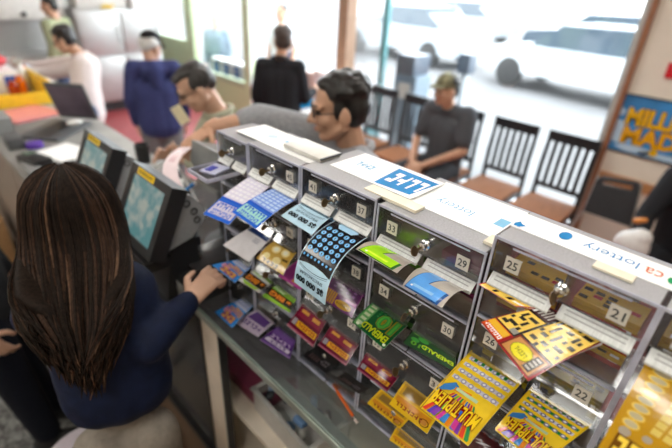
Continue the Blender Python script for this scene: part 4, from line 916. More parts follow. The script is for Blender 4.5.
    if legs:
        c = MB(); c.cap(J['hipL']-V((0, 0, .03*k)), J['hipR']-V((0, 0, .03*k)), .10*k*g, .10*k*g, legs); c.cap(J['pelvis']-V((0, 0, .10*k)), J['pelvis']+V((0, 0, -.13*k)), .105*k*g, .105*k*g, legs)
        for s in 'LR': limb(c, [J['hip'+s], J['kn'+s], J['kn'+s].lerp(J['an'+s], .93)], [.098*k*g, .074*k*g, .060*k*g], legs)
        cloth('trousers', c, legs, root, .013, 4)
        for s in 'LR':
            fd = J.get('toe'+s, f); a = J['an'+s]; c = MB(); lo = a-V((0, 0, .048*k))
            c.cap(lo-fd*.04*k, lo+fd*.10*k, .040*k, .038*k, shoes); c.cap(lo+fd*.10*k, lo+fd*.165*k-V((0, 0, .008)), .038*k, .030*k, shoes); c.cap(a, lo, .042*k, .04*k, shoes)
            sh = cloth('shoe', c, shoes, root, .010, 3)
            so = MB(); so.tube([lo-fd*.075*k-V((0, 0, .028*k)), lo-V((0, 0, .031*k)), lo+fd*.18*k-V((0, 0, .031*k))], [.03*k, .034*k, .026*k], RUBBER, 10)
            sm = so.build('sole', sh)
            z0 = min(q.co.z for q in sm.data.vertices)
            for q in sm.data.vertices: q.co.z = z0+(q.co.z-z0)*.35+.012
    if glasses:
        m = MB()
        for s in (-1, 1):
            m.tube([P(s*.033+.024*math.cos(a), .094, .004+.017*math.sin(a)) for a in [2*PI*j/16 for j in range(17)]], .0019*k, BLACK, 6); m.tube([P(s*.057, .094, .008), P(s*.076, .06, .010), P(s*.082, -.012, .006)], .002*k, BLACK, 6)
        m.tube([P(-.009, .095, .008), P(.009, .095, .008)], .002*k, BLACK, 6); m.build('glasses', root)
    if cap_:
        m = MB(); m.ell(P(0, -.012, .060), (.086*k, .102*k, .078*k), cap_, R); c = cloth('cap', m, cap_, root, .009, 2)
        bm_ = MB(); n = 12
        bm_.ring([[P(.075*math.sin(a)*(1-.08*q), .065+q*.085*math.cos(a)*1.0, .055-.02*q*q+dz) for a in [-1.4+2.8*j/n for j in range(n+1)]]+[P(.06*math.sin(a), .05, .055+dz) for a in [1.4-2.8*j/n for j in range(n+1)]] for q, dz in ((1, 0), (1, .005))], cap_); bm_.build('brim', c)
    if mask:
        m = MB(); m.ell(P(0, .062, -.055), (.058*k, .052*k, .055*k), mask, R); m.tube([P(s*.05, .07, -.04) if i == 0 else P(s*.084, -.01, -.005) for s in (1,) for i in range(2)], .003*k, mask, 6); m.build('face_mask', root)
    return root
fabric = lambda n, c, v=.12, sc=60, b=.15: mat(n, c, .85, spec=.2, var=v, scale=sc, bump=b)

# the customer in grey reaching over the counter
zz = lambda x, y, z: V((x, y, H+z))
hc = at(339, 109, D=1.68)
J = standing(1.30, 1.12, (-.75, .66), 1.0, 0, head=hc, neck=hc+V((.075, -.02, -.165)), chest=zz(1.30, 1.13, -.78), waist=zz(1.34, 1.11, -.95),
             shL=zz(1.215, .985, -.66), shR=zz(1.29, 1.30, -.60), elR=at(260, 118, D=1.82), wrR=at(210, 128, D=1.74), elL=zz(1.10, .92, -.92), wrL=zz(1.04, 1.06, -1.02))
hd = at(186, 140, D=1.66)-J['wrR']
person('man in grey sweater and black glasses reaching his arm over the counter', J, (-.78, .58, -.14), SKINT, fabric('grey_knit', (.33, .34, .36), .15, 90, .3), 'push', DENIM, hair=HAIRB, hairstyle='thick', glasses=True, voxel=.006,
       hands={'R': (hd+V((0, 0, -.02)), (.1, .1, 1), .55)}, collar=MATS['grey_knit'], k=1.05)
# old man bending over the counter
hc = at(196, 87, D=2.25)
J = standing(1.38, 2.02, (-.9, .35), .97, 0, head=hc, neck=hc+V((.10, -.03, -.13)), chest=hc+V((.20, -.06, -.30)), waist=zz(1.37, 2.0, -.98), shL=hc+V((.09, -.22, -.21)), shR=hc+V((.17, .13, -.21)),
             elL=hc+V((.0, -.24, -.44)), elR=hc+V((.03, .17, -.42)), wrL=hc+V((-.10, -.05, -.36)), wrR=hc+V((-.16, .06, -.34)))
person('old man with glasses and thin dark hair looking down at the counter', J, (-.78, .30, -.55), SKIN, fabric('khaki_shirt', (.42, .42, .32)), 'long', fabric('khaki_trousers', (.30, .26, .18)), hair=mat('hair_grey_black', (.035, .032, .03), .5, var=.5, scale=50), hairstyle='thin', glasses=True, collar=MATS['khaki_shirt'], up=(0, 0, 1))
p = at(184, 112, D=2.1); m = MB(); m.obox(p+V((-.02, 0, -.01)), .05, .09, .002, M3 @ Matrix.Rotation(.5, 3, 'Z') @ Matrix.Rotation(.5, 3, 'X'), ink('E9DDB8')); tag(m.build('paper_slip'), 'cream paper slip held in front of the old man', 'paper slip')
# man in striped shirt leaning over the far counter
hc = at(64, 40, D=4.2); cl = at(84, 100, D=4.15)
J = standing(cl.x+.05, cl.y, (-.75, .5), .98, 0, head=hc, neck=hc+V((.10, -.04, -.13)), chest=hc.lerp(cl, .45)+V((.10, -.03, 0)), waist=hc.lerp(cl, .8)+V((.05, 0, 0)), pelvis=cl+V((.03, 0, -.06)), hipL=cl+V((-.02, -.08, -.09)), hipR=cl+V((.06, .08, -.09)),
             shL=hc+V((.02, -.20, -.22)), shR=hc+V((.16, .15, -.22)), elL=at(42, 74, D=4.3), elR=at(36, 66, D=4.55), wrL=at(22, 70, D=4.55), wrR=at(20, 64, D=4.75))
STRIPE = mat('pink_striped_shirt', (.66, .58, .56), .8, var=.22, scale=30, stretch=(9, 9, .6))
person('man in pale pink striped shirt leaning over the far end of the counter', J, (-.75, .55, -.35), SKINT, STRIPE, 'long', DENIM, hair=HAIRB, hairstyle='thick', glasses=True, collar=STRIPE)
# man behind him at the kitchen
hc = at(49, 6, D=5.6)
J = standing(hc.x+.03, hc.y, (-.6, .6), .99, 0, head=V((hc.x, hc.y, hc.z)), neck=V((hc.x+.03, hc.y-.02, hc.z-.15)), chest=V((hc.x+.04, hc.y-.02, hc.z-.33)), shL=V((hc.x-.11, hc.y-.15, hc.z-.2)), shR=V((hc.x+.17, hc.y+.11, hc.z-.2)))
person('black haired man in olive shirt facing the steel kitchen', J, (-.8, .5, -.2), SKIN, fabric('olive_shirt', (.33, .36, .22)), 'long', DENIM, hair=HAIRB)
# person in hooded jacket, black cap and mask
hc = at(151, 47, D=3.72)
J = standing(hc.x-.04, hc.y-.08, (.45, .85), .95, 0, head=hc, neck=hc+V((-.03, -.04, -.14)), chest=hc+V((-.05, -.07, -.33)))
HOOD = fabric('navy_hoodie', (.045, .055, .16), .15)
po = person('person in navy hooded jacket and black cap seen from behind', J, (.80, .35, -.35), SKIN, HOOD, 'long', fabric('grey_trousers', (.20, .20, .21)), hair=mat('hair_white', (.6, .6, .58), .6), hairstyle='thin', cap_=fabric('black_cap', (.012, .012, .014)), mask=mat('white_mask', (.80, .82, .84), .8), girth=1.12, k=.95)
m = MB(); n = J['neck']; m.cap(n+V((-.09, -.06, -.01)), n+V((.06, -.10, -.01)), .062, .062, HOOD); m.cap(n+V((-.03, -.10, -.02)), n+V((-.03, -.12, -.13)), .085, .05, HOOD); cloth('hood', m, HOOD, po, .012, 4)
# man in black jacket at the open door
hc = at(283, 40, D=4.0)
J = standing(hc.x-.03, hc.y, (.75, .65), 1.0, 0, head=hc); dz = hc.z-1.59
for q in ('neck', 'chest', 'shL', 'shR', 'elL', 'elR', 'wrL', 'wrR', 'waist'): J[q].z += dz
J['elR'] = J['shR']+V((.06, -.03, -.28)); J['wrR'] = J['elR']+V((.20, .10, .02))
BJ = fabric('black_jacket', (.016, .016, .019)); person('man in black jacket seen from behind by the open door', J, (.62, .78, 0), SKINT, BJ, 'long', fabric('black_trousers', (.014, .014, .016)), hair=mat('hair_dark_brown', (.05, .035, .028), .5, var=.3), hairstyle='short', collar=BJ, girth=1.08)
# people outside
hc = at(281, 13, X=4.75)
J = standing(hc.x, hc.y, (-.8, -.3), 1.02, 0, head=hc); dz = hc.z-1.62
for q in ('neck', 'chest', 'shL', 'shR', 'elL', 'elR', 'wrL', 'wrR', 'waist'): J[q].z += dz
person('man in white shirt standing outside beyond the man in the black jacket', J, (-.8, -.4, 0), SKINT, fabric('white_shirt', (.75, .77, .80)), 'short', DENIM, hair=HAIRB)
hc = at(215, 20, X=4.7)
J = standing(hc.x, hc.y, (-.8, -.5), 1.02, 0, head=hc); dz = hc.z-1.62
for q in ('neck', 'chest', 'shL', 'shR', 'elL', 'elR', 'wrL', 'wrR', 'waist'): J[q].z += dz
person('person in blue grey jacket outside the green framed glass', J, (-.7, -.6, 0), SKIN, fabric('blue_grey_jacket', (.20, .28, .36)), 'long', DENIM, hair=HAIRB, girth=1.15)
# man sitting on a chair by the window
hc = at(446, 90, X=3.40)
SY = hc.y
J = standing(3.5, SY, (-1, .12), 1.0, 0, head=hc, neck=hc+V((.07, -.02, -.16)), chest=zz(3.50, SY-.03, -1.12), waist=zz(3.52, SY-.02, -1.35), pelvis=zz(3.53, SY, -1.47), shL=zz(3.47, SY-.215, -.985), shR=zz(3.49, SY+.165, -1.0),
             elL=zz(3.38, SY-.27, -1.27), elR=zz(3.40, SY+.22, -1.28), wrL=zz(3.16, SY-.03, -1.42), wrR=zz(3.15, SY+.07, -1.42), hipL=zz(3.52, SY-.09, -1.50), hipR=zz(3.52, SY+.09, -1.50), knL=zz(3.08, SY-.16, -1.53), knR=zz(3.08, SY+.20, -1.53), anL=zz(3.10, SY-.16, -1.95), anR=zz(3.10, SY+.20, -1.95))
TSH = fabric('charcoal_tshirt', (.075, .080, .090))
person('man in charcoal t-shirt and camouflage cap sitting by the window', J, (-.86, .30, -.08), SKINT, TSH, 'short', fabric('dark_grey_trousers', (.04, .042, .048)), hair=HAIRB, cap_=mat('camouflage_cloth', (.20, .19, .11), .85, var=.7, scale=28), hands={'L': ((-.5, .6, -.2), (-.5, -.4, .7), .7), 'R': ((-.4, -.6, -.25), (-.6, .4, .7), .7)}, girth=1.04, k=1.07, collar=TSH)
# person in black at the right edge
J = standing(3.35, .15, (-1, 0), 1.0, 0, head=zz(3.22, .12, -.70), neck=zz(3.28, .12, -.86), chest=zz(3.30, .12, -1.06), waist=zz(3.33, .12, -1.32), pelvis=zz(3.36, .12, -1.46), shL=zz(3.27, -.08, -.96), shR=zz(3.27, .31, -.96), elL=zz(3.12, -.12, -1.24), elR=zz(3.10, .36, -1.20), wrL=zz(2.92, .05, -1.33), wrR=zz(2.95, .33, -1.31),
             hipL=zz(3.35, .03, -1.5), hipR=zz(3.35, .21, -1.5), knL=zz(2.90, .0, -1.52), knR=zz(2.90, .26, -1.52), anL=zz(2.92, .0, -1.95), anR=zz(2.92, .26, -1.95))
person('person in black jacket sitting at the right edge below the poster', J, (-1, .1, -.3), SKINT, MATS['black_jacket'], 'long', MATS['black_trousers'], hair=HAIRB, girth=1.15)
p = at(632, 243, X=2.88); m = MB()
m.ell(p+V((0, 0, -.02)), (.07, .10, .10), mat('white_bag_plastic', (.72, .70, .68), .4, bump=.2)); m.ell(p+V((.01, -.03, .05)), (.06, .06, .05), MATS['white_bag_plastic']); b = cloth('bag', m, MATS['white_bag_plastic'], None, .012, 2); tag(b, 'white plastic bag held by the person in black', 'bag')
p = at(640, 222, X=2.90); m = MB(); m.cap(p+V((0, .02, 0)), p+V((0, -.02, .02)), .018, .014, mat('orange_wrap', (.62, .22, .03), .4)); tag(m.build('snack_wrapper'), 'orange wrapper above the white bag at the right', 'wrapper')

# the woman at the terminal, seen from behind
fw = V((.30, .95, 0)).normalized(); rw = V((fw.y, -fw.x, 0)); hx = at(74, 222, D=1.08)
pel = at(124, 430, D=1.17); top = at(113, 362, D=1.10)
J = standing(pel.x, pel.y, (fw.x, fw.y), .97, 0, head=hx+fw*.02, neck=hx-fw*.03+V((0, 0, -.165)), pelvis=top, waist=top.lerp(hx, .25), chest=hx.lerp(top, .55), shL=hx-rw*.125+V((0, 0, -.235))-fw*.01, shR=hx+rw*.095+V((0, 0, -.26))-fw*.06,
             elR=at(149, 344, D=1.08), wrR=at(189, 301, D=1.20), elL=hx-rw*.15+fw*.14+V((0, 0, -.47)), wrL=hx-rw*.05+fw*.34+V((0, 0, -.44)),
             hipL=pel-rw*.062+V((0, 0, -.05)), hipR=pel+rw*.062+V((0, 0, -.05)), knL=V((pel.x-.10, pel.y+.03, .49)), knR=V((pel.x+.09, pel.y+.03, .49)), anL=V((pel.x-.10, pel.y, .094)), anR=V((pel.x+.09, pel.y, .094)))
tip = at(208, 281, D=1.235)
NAVY = mat('navy_jacket', (.006, .011, .036), .7, spec=.2, var=.25, scale=30, bump=.15)
wo = person('woman with very long dark hair in navy jacket tearing off a ticket, seen from behind', J, (.40, .85, -.38), SKIN, NAVY, 'long', fabric('khaki_grey_trousers', (.26, .225, .19)), k=.95, voxel=.007, girth=.80, arm=.86,
            hands={'R': (tip-J['wrR'], V((-.45, -.45, .75)), 1.25)}, collar=NAVY)
rr = random.Random(11)
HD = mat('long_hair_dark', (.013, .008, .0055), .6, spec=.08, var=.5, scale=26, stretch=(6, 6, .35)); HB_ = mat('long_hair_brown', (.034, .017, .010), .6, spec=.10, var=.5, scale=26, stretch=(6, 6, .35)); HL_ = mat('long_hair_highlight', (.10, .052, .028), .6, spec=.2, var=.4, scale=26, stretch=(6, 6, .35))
bk = -fw; C = J['head']+bk*.012+V((0, 0, .03))
endc = at(88, 375, D=.99)
def strand(a, q, lift):
    """from the crown round the side or back of the head, then down; a = -1 left .. 1 right"""
    ph = a*2.2
    o = rw*math.sin(ph)+bk*math.cos(ph)
    pts = [C+V((0, 0, .100+lift))+o*.010+fw*.02, C+V((0, 0, .090+lift*.9))+o*(.052+lift*.4), C+V((0, 0, .052+lift*.3))+o*(.088+lift), C+V((0, 0, -.02))+o*(.100+lift)]
    side = rw*(a*.132)+bk*(.085*math.cos(ph*.6)+.02)
    z0 = C.z-.05; z1 = endc.z+.11*abs(a-.15)+q*.07
    for t in (.12, .35, .6, .82, 1):
        base = C.lerp(endc, t*.97); base.z = z0+(z1-z0)*t
        off = (o*(.108+lift)).lerp(side*(1.10-.62*t**2.5), min(1, t*1.25)) ; pts.append(base+off+rw*(rr.uniform(-.012, .012)*t)+bk*lift)
    return pts
h = MB()
for i in range(27):
    a = -1+2*i/26; p = strand(a*.90, .9, -.026); p = p[:3]+[v-bk*.028 for v in p[3:]]; n = len(p)
    for j in range(n-1): h.cap(p[j], p[j+1], .019 if j else .018, .019 if j < n-2 else .012, HD, 8)
h.ell(C, (.080, .086, .092), HD)
hm = remesh(h, .009, 5); m = merge([hm], [HD])
for i in range(520):
    a = rr.uniform(-1, 1); p = strand(a, rr.uniform(-.6, .9), rr.uniform(.0, .010))
    # smooth the path a little
    q = []
    for j in range(len(p)-1): q += [p[j], p[j].lerp(p[j+1], .5)]
    q.append(p[-1]); q = [q[0]]+[(q[j-1]+q[j]*2+q[j+1])/4 for j in range(1, len(q)-1)]+[q[-1]]
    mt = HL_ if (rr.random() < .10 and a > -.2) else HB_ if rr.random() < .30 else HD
    w = rr.uniform(.0022, .0048); m.tube(q, [w*.7]+[w]*(len(q)-3)+[w*.7, w*.15], mt, 5)
ho = m.build('hair', wo)
for q in ho.data.polygons: q.use_smooth = True

# second clerk further along, mostly outside the frame
J = standing(.0, 1.93, (.93, -.36), 1.0, 0)
J['anL'] = V((.13, 2.02, .09)); J['anR'] = V((.06, 1.86, .09)); J['knL'] = V((.06, 2.0, .49)); J['knR'] = V((.02, 1.84, .49))
person('person in black puffy jacket and dark trousers beside the woman, cut by the left edge', J, (.9, -.3, 0), SKIN, fabric('black_puffy', (.022, .024, .028), .3, 20, .6), 'long', fabric('navy_trousers', (.008, .010, .018)), hair=HAIRB, shoes=mat('black_canvas', (.015, .015, .016), .7))
# pink slip pulled from the printer to the man's hand
pa = at(175, 188, D=1.42); pb = at(187, 147, D=1.64)
dx = M3 @ V((1, 0, 0))
s = Sheet(pb+dx*.024, pb-dx*.024, pa+dx*.026, pa-dx*.026, (-.06, .02, .03), None, .0004); s.base(mat('pink_paper', (.80, .66, .68), .6, var=.05)); s.rects([(.3, .7, .2+.06*j, .225+.06*j) for j in range(5)], ink('C88A94')); s.build('receipt_slip', 'long pink paper slip in the reaching man’s hand', 'slip')
# stool in front of the clerk's shoes
t = thing('stool', 'round stool with pale lilac seat at the bottom left', 'stool', (.13, 1.33, 0))
sc = at(92, 462, Z=-1.46); 
m = MB(); m.lathe((sc.x, sc.y, H-1.50), [(.15, 0), (.165, .02), (.16, .045), (.10, .055)], mat('lilac_vinyl', (.50, .45, .50), .5), 28); m.build('seat', t)
for a in (0.5, 2.07, 3.64, 5.21): m = MB(); m.tube([(sc.x+.10*math.cos(a), sc.y+.10*math.sin(a), H-1.50), (sc.x+.19*math.cos(a), sc.y+.19*math.sin(a), .005)], .012, STEEL, 8); m.build('leg', t)
m = MB(); m.tube([(sc.x+.155*math.cos(2*PI*j/24), sc.y+.155*math.sin(2*PI*j/24), .2) for j in range(25)], .008, STEEL, 6); m.build('foot_ring', t)
m = MB(); m.box((-.75, .6, .0045), (.22, 3.4, .012), mat('speckled_mat', (.13, .13, .125), .8, var=.9, scale=45)); tag(m.build('floor_mat'), 'grey speckled mat on the clerks’ floor', 'mat')
# ------------------------------------------------------------------ chairs by the window
def chair(label, y, x=3.80, rot=0):
    t = thing('slat_back_chair', label, 'chair', (x, y, 0), 'slat back chairs along the window')
    w, zt, zs = .185, H-1.02, .455
    P = lambda dx, dy, z: V((x+dx, y+dy, z))
    m = MB(); m.prism([P(-.44, -.21, zs), P(-.44, .21, zs), P(-.02, .195, zs), P(-.02, -.195, zs)], (0, 0, .028), SEATW); m.build('seat', t)
    for s in (-1, 1):
        m = MB(); m.tube([P(.03, s*w, 0), P(-.01, s*w, .45), P(.0, s*w, .75), P(.035, s*w, zt-.02)], [.018, .02, .02, .017], CHAIRB, 8); m.build('back_post', t)
        m = MB(); m.tube([P(-.41, s*w, 0), P(-.41, s*w, zs)], [.014, .02], CHAIRB, 8); m.build('leg', t)
    m = MB(); m.prism([P(.015, -w-.015, zt-.085), P(.020, -w-.015, zt), P(.045, -w-.015, zt), P(.040, -w-.015, zt-.085)], (0, 2*w+.03, 0), CHAIRB); m.build('top_rail', t)
    m = MB(); m.box(P(-.008, -w, .55), P(.012, w, .59), CHAIRB); m.build('lower_rail', t)
    for k in range(5):
        yy = -w+2*w*(k+1)/6; m = MB(); m.prism([P(-.006, yy-.017, .58), P(.003, yy-.017, .75), P(.024, yy-.017, zt-.07), P(.036, yy-.017, zt-.07), P(.015, yy-.017, .75), P(.008, yy-.017, .58)], (0, .034, 0), CHAIRB); m.build('slat', t)
    m = MB(); m.box(P(-.41, -w-.01, zs-.06), P(-.39, w+.01, zs), CHAIRB); m.box(P(-.41, -w-.008, zs-.06), P(.0, -w+.01, zs), CHAIRB); m.box(P(-.41, w-.01, zs-.06), P(.0, w+.008, zs), CHAIRB); m.build('apron', t)
    return t
chair('black slat back chair with brown seat beside the wooden post, right of two empty ones', 1.10)
chair('black slat back chair with brown seat, the empty one next to the sitting man', 1.585)
chair('black slat back chair the man in charcoal sits on', 2.10)
chair('black slat back chair left of the sitting man', 2.60)
chair('black slat back chair farthest left beside the man in grey', 3.10)
# black padded chair by the wall
t = thing('padded_chair', 'black padded chair with handle slot standing below the poster', 'chair', (3.45, .60, 0))
q = [at(598, 176, X=3.40), at(641, 183, X=3.40), at(630, 227, X=3.34), at(583, 211, X=3.34)]
VN = mat('black_vinyl', (.020, .021, .024), .45, var=.15)
tl, tr, br, bl = q; m = MB()
lp = lambda a, b: tl.lerp(tr, a).lerp(bl.lerp(br, a), b)
m.prism([lp(0, .22), lp(1, .22), br, bl], (.035, 0, 0), VN); m.prism([lp(.08, 0), lp(.92, 0), lp(1, .10), lp(0, .10)], (.03, 0, 0), VN); m.prism([lp(0, .08), lp(.16, .08), lp(.16, .24), lp(0, .24)], (.03, 0, 0), VN); m.prism([lp(.84, .08), lp(1, .08), lp(1, .24), lp(.84, .24)], (.03, 0, 0), VN); m.build('backrest', t, smooth=False)
yc = (bl.y+br.y)/2
m = MB(); m.box((2.95, yc-.20, .44), (3.36, yc+.20, .49), mat('tan_vinyl', (.46, .33, .22), .5), .012); m.build('seat', t)
for s in (-1, 1):
    m = MB(); m.tube([V((3.42, yc+s*.2, .0)), V((3.37, yc+s*.2, .5)), (br if s < 0 else bl)+V((.02, 0, 0)), (tr if s < 0 else tl)+V((.02, 0, -.01))], .011, STEEL, 8); m.build('back_leg', t)
    m = MB(); m.tube([V((2.97, yc+s*.18, 0)), V((2.99, yc+s*.18, .45))], .011, STEEL, 8); m.build('leg', t)
# poster
XW2 = XW-.012
a = at(622, 93, X=XW2); zt = H-.668; zb = H-1.078
s = Sheet((XW2, .905, zt), (XW2, -.02, zt), (XW2, .905, zb), (XW2, -.02, zb), (0, 0, 0), None, .01)
# the wall poster reads from +Y to -Y with its top up: s along -Y, t downwards, so lettering is placed with t flipped
def ptext(txt, a, t, w, h, m, mo, arc=0):
    for mm, g, b in ((mo, .008, .09), (m, 0, .045)):
        vs, fs, asp = text2d(txt, b); hh = s._h()*4
        s.mb.add([s.at(a+(x-.5)*(w+g*2), t-(y-.5)*(h+g*5)+arc*((x-.5)*2)**2, -hh-.01) for x, y in vs], [f[::-1] for f in fs], mm)
SKYB = mat('poster_sky', (.04, .25, .58), .5, var=.4, scale=3.5)
s.mb.box((XW2, -.02, zb), (XW2-.006, .905, zt), SKYB)
s.mb.v = s.mb.v; 
fr = MB(); e = .010
fr.box((XW-.022, .905, zb-e), (XW, .905+e, zt+e), BLACK); fr.box((XW-.022, -.02-e, zb-e), (XW, -.02, zt+e), BLACK); fr.box((XW-.022, -.02, zt), (XW, .905, zt+e), BLACK); fr.box((XW-.022, -.02, zb-e), (XW, .905, zb), BLACK)
def wall_pt(u, v, h): return V((XW-.018-h, .905-u*.925, zt+(zb-zt)*v))
def wtext(mb, txt, u, v, w, h, m, mo, curve=0):
    for k, (mm, g, b) in enumerate(((mo, .008, .07), (m, 0, .04))):
        vs, fs, asp = text2d(txt, b)
        mb.add([wall_pt(u+(x-.5)*(w+g), v-(y-.5)*(h+g*3)+curve*((x-.5)*2)**2, .0006+.0006*k) for x, y in vs], fs, mm)
pm = MB(); pm.keep = True
PYEL = ink('F6C01E'); PDK = ink('5A2A08'); CLD = ink('BFD9EE')
pm.box((XW-.018, -.02, zb), (XW-.004, .905, zt), SKYB)
for u, v, a_, b_ in ((.05, .55, .06, .10), (.10, .75, .09, .12), (.03, .30, .04, .08), (.22, .92, .14, .07), (.45, .95, .2, .06), (.92, .2, .06, .1)):
    pm.add([wall_pt(u, v, .0003)]+[wall_pt(u+a_*math.cos(2*PI*j/14)*(1+.15*math.sin(3*j)), min(.99, v+b_*math.sin(2*PI*j/14)), .0003) for j in range(14)], [(0, 1+(j+1) % 14, 1+j) for j in range(14)], CLD)
wtext(pm, 'MILLIONAIRE', .53, .33, .88, .32, PYEL, PDK, .02); wtext(pm, 'MADNESS', .50, .67, .80, .32, ink('F2B01A'), PDK, .02)
for i in range(3): 
    c = wall_pt(.36+.17*i, .90, .001); pm.lathe(c, [(.028, 0), (.028, .002)], ink('E8B81E'), 14, (-1, 0, 0))
t = thing('poster', 'blue framed wall poster with big yellow lettering right of the wooden post', 'poster', (XW, .44, zb))
pm.build('print', t, smooth=False); fr.build('frame', t)
rm = MB(); p = at(673, 70, X=XW-.01); rm.box((XW-.02, p.y-.10, p.z-.055), (XW-.002, p.y+.035, p.z+.045), ink('D8242E')); tag(rm.build('wall_sign'), 'red sign on the cream wall above the poster', 'sign')

# ------------------------------------------------------------------ steel kitchen at the far wall
t = thing('refrigerator', 'tall stainless steel refrigerator with two doors at the far wall', 'refrigerator', (2.7, 7.7, 0))
m = MB(); m.box((2.22, 7.42, .15), (3.42, 7.98, H-.60), STEEL, .006); m.box((2.26, 7.46, 0), (3.38, 7.95, .15), BLACK); m.build('body', t)
for x0, x1, z0, z1 in ((2.24, 2.80, H-1.20, H-.64), (2.84, 3.40, H-1.20, H-.64), (2.24, 2.80, .18, H-1.24), (2.84, 3.40, .18, H-1.24)):
    m = MB(); m.box((x0, 7.39, z0), (x1, 7.42, z1), STEEL, .006); d = m.build('door', t); m = MB(); m.tube([(x1-.05, 7.35, (z0+z1)/2-.12), (x1-.05, 7.35, (z0+z1)/2+.12)], .01, CHROME, 8); m.build('handle', d)
t = thing('steel_range', 'stainless steel cooking range and splashback at the far left', 'range', (1.2, 7.7, 0))
m = MB(); m.box((-.8, 7.3, 0), (2.16, 7.98, .90), STEEL, .006); m.build('body', t)
m = MB(); m.box((-.8, 7.80, .90), (2.16, 7.98, H-.74), STEEL); m.build('splashback', t)
m = MB(); m.box((-.8, 7.62, H-.73), (2.16, 7.98, H-.47), mat('cream_enamel', (.72, .70, .66), .4), .01); b = m.build('control_panel', t)
for x in (1.33, 1.66, 1.98): m = MB(); m.lathe((x, 7.62, H-.67), [(.035, 0), (.03, .03)], BLACK, 14, (0, -1, 0)); m.build('knob', b)
ob('storage_box', 'cream enamel box on top of the refrigerator', 'box', lambda m: m.box((2.3, 7.5, H-.60), (3.0, 7.9, H-.36), MATS['cream_enamel'], .01))
ob('box', 'white box in front of the refrigerator top', 'box', lambda m: m.box((3.05, 7.45, H-.60), (3.36, 7.85, H-.33), PAPER, .01))
ob('banana_bunch', 'yellow fruit on top of the cream box', 'fruit', lambda m: [m.tube([(2.60+.05*i, 7.43, H-.60+.02), (2.62+.05*i, 7.42, H-.57), (2.68+.05*i, 7.43, H-.55)], [.012, .025, .012], ink('E8C41E'), 8) for i in range(3)])
# ------------------------------------------------------------------ outside the windows
def car(label, c, yaw, col, k=1.0):
    t = thing('car', label, 'car', c, 'parked cars outside the window'); R = Matrix.Rotation(yaw, 3, 'Z'); c = V(c)
    body = mat('car_paint_'+col, srgb(col), .25, var=.03, coat=.6); T = lambda x, y, z: c+R @ V((x, y, z))*k
    pr = [(-2.2, .35), (2.2, .35), (2.25, .60), (2.1, .80), (1.2, .92), (-1.7, .95), (-2.2, .85)]
    m = MB(); m.prism([T(x, -.85, z) for x, z in pr], R @ V((0, 1.7*k, 0)), body); m.build('body', t)
    pr = [(1.1, .92), (.45, 1.38), (-1.0, 1.42), (-1.65, .95)]
    m = MB(); m.prism([T(x, -.72, z) for x, z in pr], R @ V((0, 1.44*k, 0)), mat('car_glass', (.05, .07, .09), .08)); m.build('cabin_glass', t)
    m = MB(); m.prism([T(.5, -.70, 1.36), T(-1.05, -.70, 1.40), T(-1.05, -.70, 1.45), T(.42, -.70, 1.41)], R @ V((0, 1.40*k, 0)), body); m.build('roof', t)
    for x in (-1.4, 1.4):
        for y in (-.86, .70): m = MB(); m.lathe(T(x, y, .32), [(.2, 0), (.32, .02), (.32, .15), (.2, .17)], RUBBER, 18, R @ V((0, 1, 0))); m.build('wheel', t)
    return t
car('white parked car outside nearest the wooden post', (11, 3.3, 0), 1.45, 'B4BABE')
car('silver parked car outside behind the sitting man', (11.6, 8.6, 0), 1.5, '98A0A6')
car('dark blue grey parked car beyond the white one', (16.5, 4.8, 0), 1.6, '3E4A54')
car('white parked car far across the lot', (17.5, 10.5, 0), 1.5, '8E9498')
car('grey parked car far across the lot at the right', (22, 4.2, 0), 1.4, '5C656C')
t = thing('pay_station', 'grey blue pedestal machine outside the window behind the chairs', 'machine', (4.6, 3.37, 0)); p = at(411, 72, X=4.6)
PG = mat('blue_grey_metal', (.14, .19, .24), .4, var=.1)
m = MB(); m.box((4.5, p.y-.16, 0), (4.8, p.y+.16, p.z-.02), PG, .01); m.build('pedestal', t); m = MB(); m.box((4.48, p.y-.12, p.z-.02), (4.8, p.y+.14, p.z+.20), mat('slate_metal', (.07, .09, .12), .4), .01); m.build('head', t); m = MB(); m.box((4.49, p.y-.08, p.z-.3), (4.5, p.y+.08, p.z-.12), LGREY); m.build('panel', t)
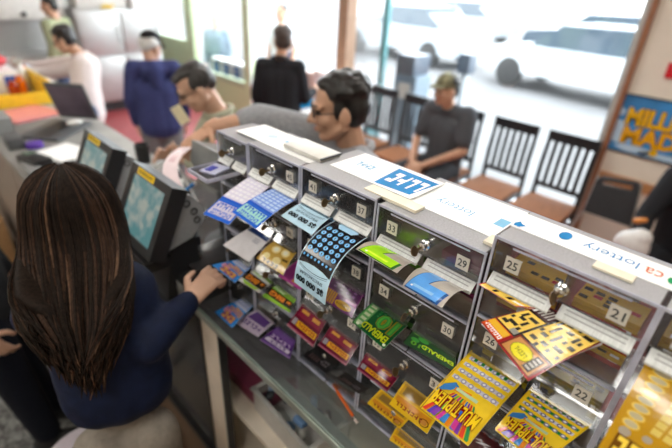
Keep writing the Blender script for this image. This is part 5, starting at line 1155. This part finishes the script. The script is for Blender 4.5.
t = thing('utility_post', 'pale grey post outside right of the sitting man’s cap', 'post', (5.2, 2.5, 0)); p = at(465, 75, X=5.2)
m = MB(); m.cyl((5.2, p.y, 0), (5.2, p.y, p.z+.1), .05, mat('pale_post', (.42, .46, .50), .5)); m.build('shaft', t); m = MB(); m.box((5.12, p.y-.08, p.z+.02), (5.28, p.y+.08, p.z+.25), MATS['slate_metal'], .01); m.build('sign_box', t)
# table with goods and a cooler by the door
p = at(318, 66, X=3.6)
t = thing('display_table', 'white topped table with goods by the open door', 'table', (3.55, p.y, 0))
m = MB(); m.box((3.25, p.y-.45, .70), (3.88, p.y+.40, .73), WHITE, .004); m.build('tabletop', t)
for dx in (3.3, 3.83):
    for dy in (-.4, .35): m = MB(); m.box((dx-.02, p.y+dy-.02, 0), (dx+.02, p.y+dy+.02, .70), STEEL); m.build('leg', t)
for i, (dy, hgt, c_, w) in enumerate(((-.34, .34, 'D9B8B0', 'pale pink'), (-.14, .40, 'E2C9C4', 'cream pink'), (.06, .36, 'C9A79C', 'tan pink'), (.24, .30, 'E8DCD8', 'off white'))):
    ob('snack_bag', '%s bag of goods on the white table by the door' % w, 'bag', lambda m: m.obox((3.55, p.y+dy, .73+hgt/2), .16, .17, hgt, Matrix.Rotation(.2*i-.3, 3, 'Z'), ink(c_), .03), 'bags on the table by the door')
p = at(302, 98, X=3.2)
ob('cooler_box', 'white and teal cooler box on the floor by the man in the black jacket', 'box', lambda m: (m.box((2.8, p.y-.2, 0), (3.2, p.y+.2, p.z-.05), PAPER, .02), m.box((2.79, p.y-.21, p.z-.05), (3.21, p.y+.21, p.z+.03), ink('1E7FB0'), .02)))

p = at(214, 60, X=4.35)
t = thing('newspaper_rack', 'white rack with blue panels outside the green framed glass', 'rack', (4.4, 6.6, 0))
m = MB(); m.box((4.16, 5.95, -.02), (4.36, 7.2, p.z+.10), PAPER, .01); m.build('body', t)
for k in range(4): m = MB(); m.box((4.15, 6.03+.30*k, p.z-.16), (4.16, 6.22+.30*k, p.z+.06), ink('1E62B0')); m.build('panel', t)
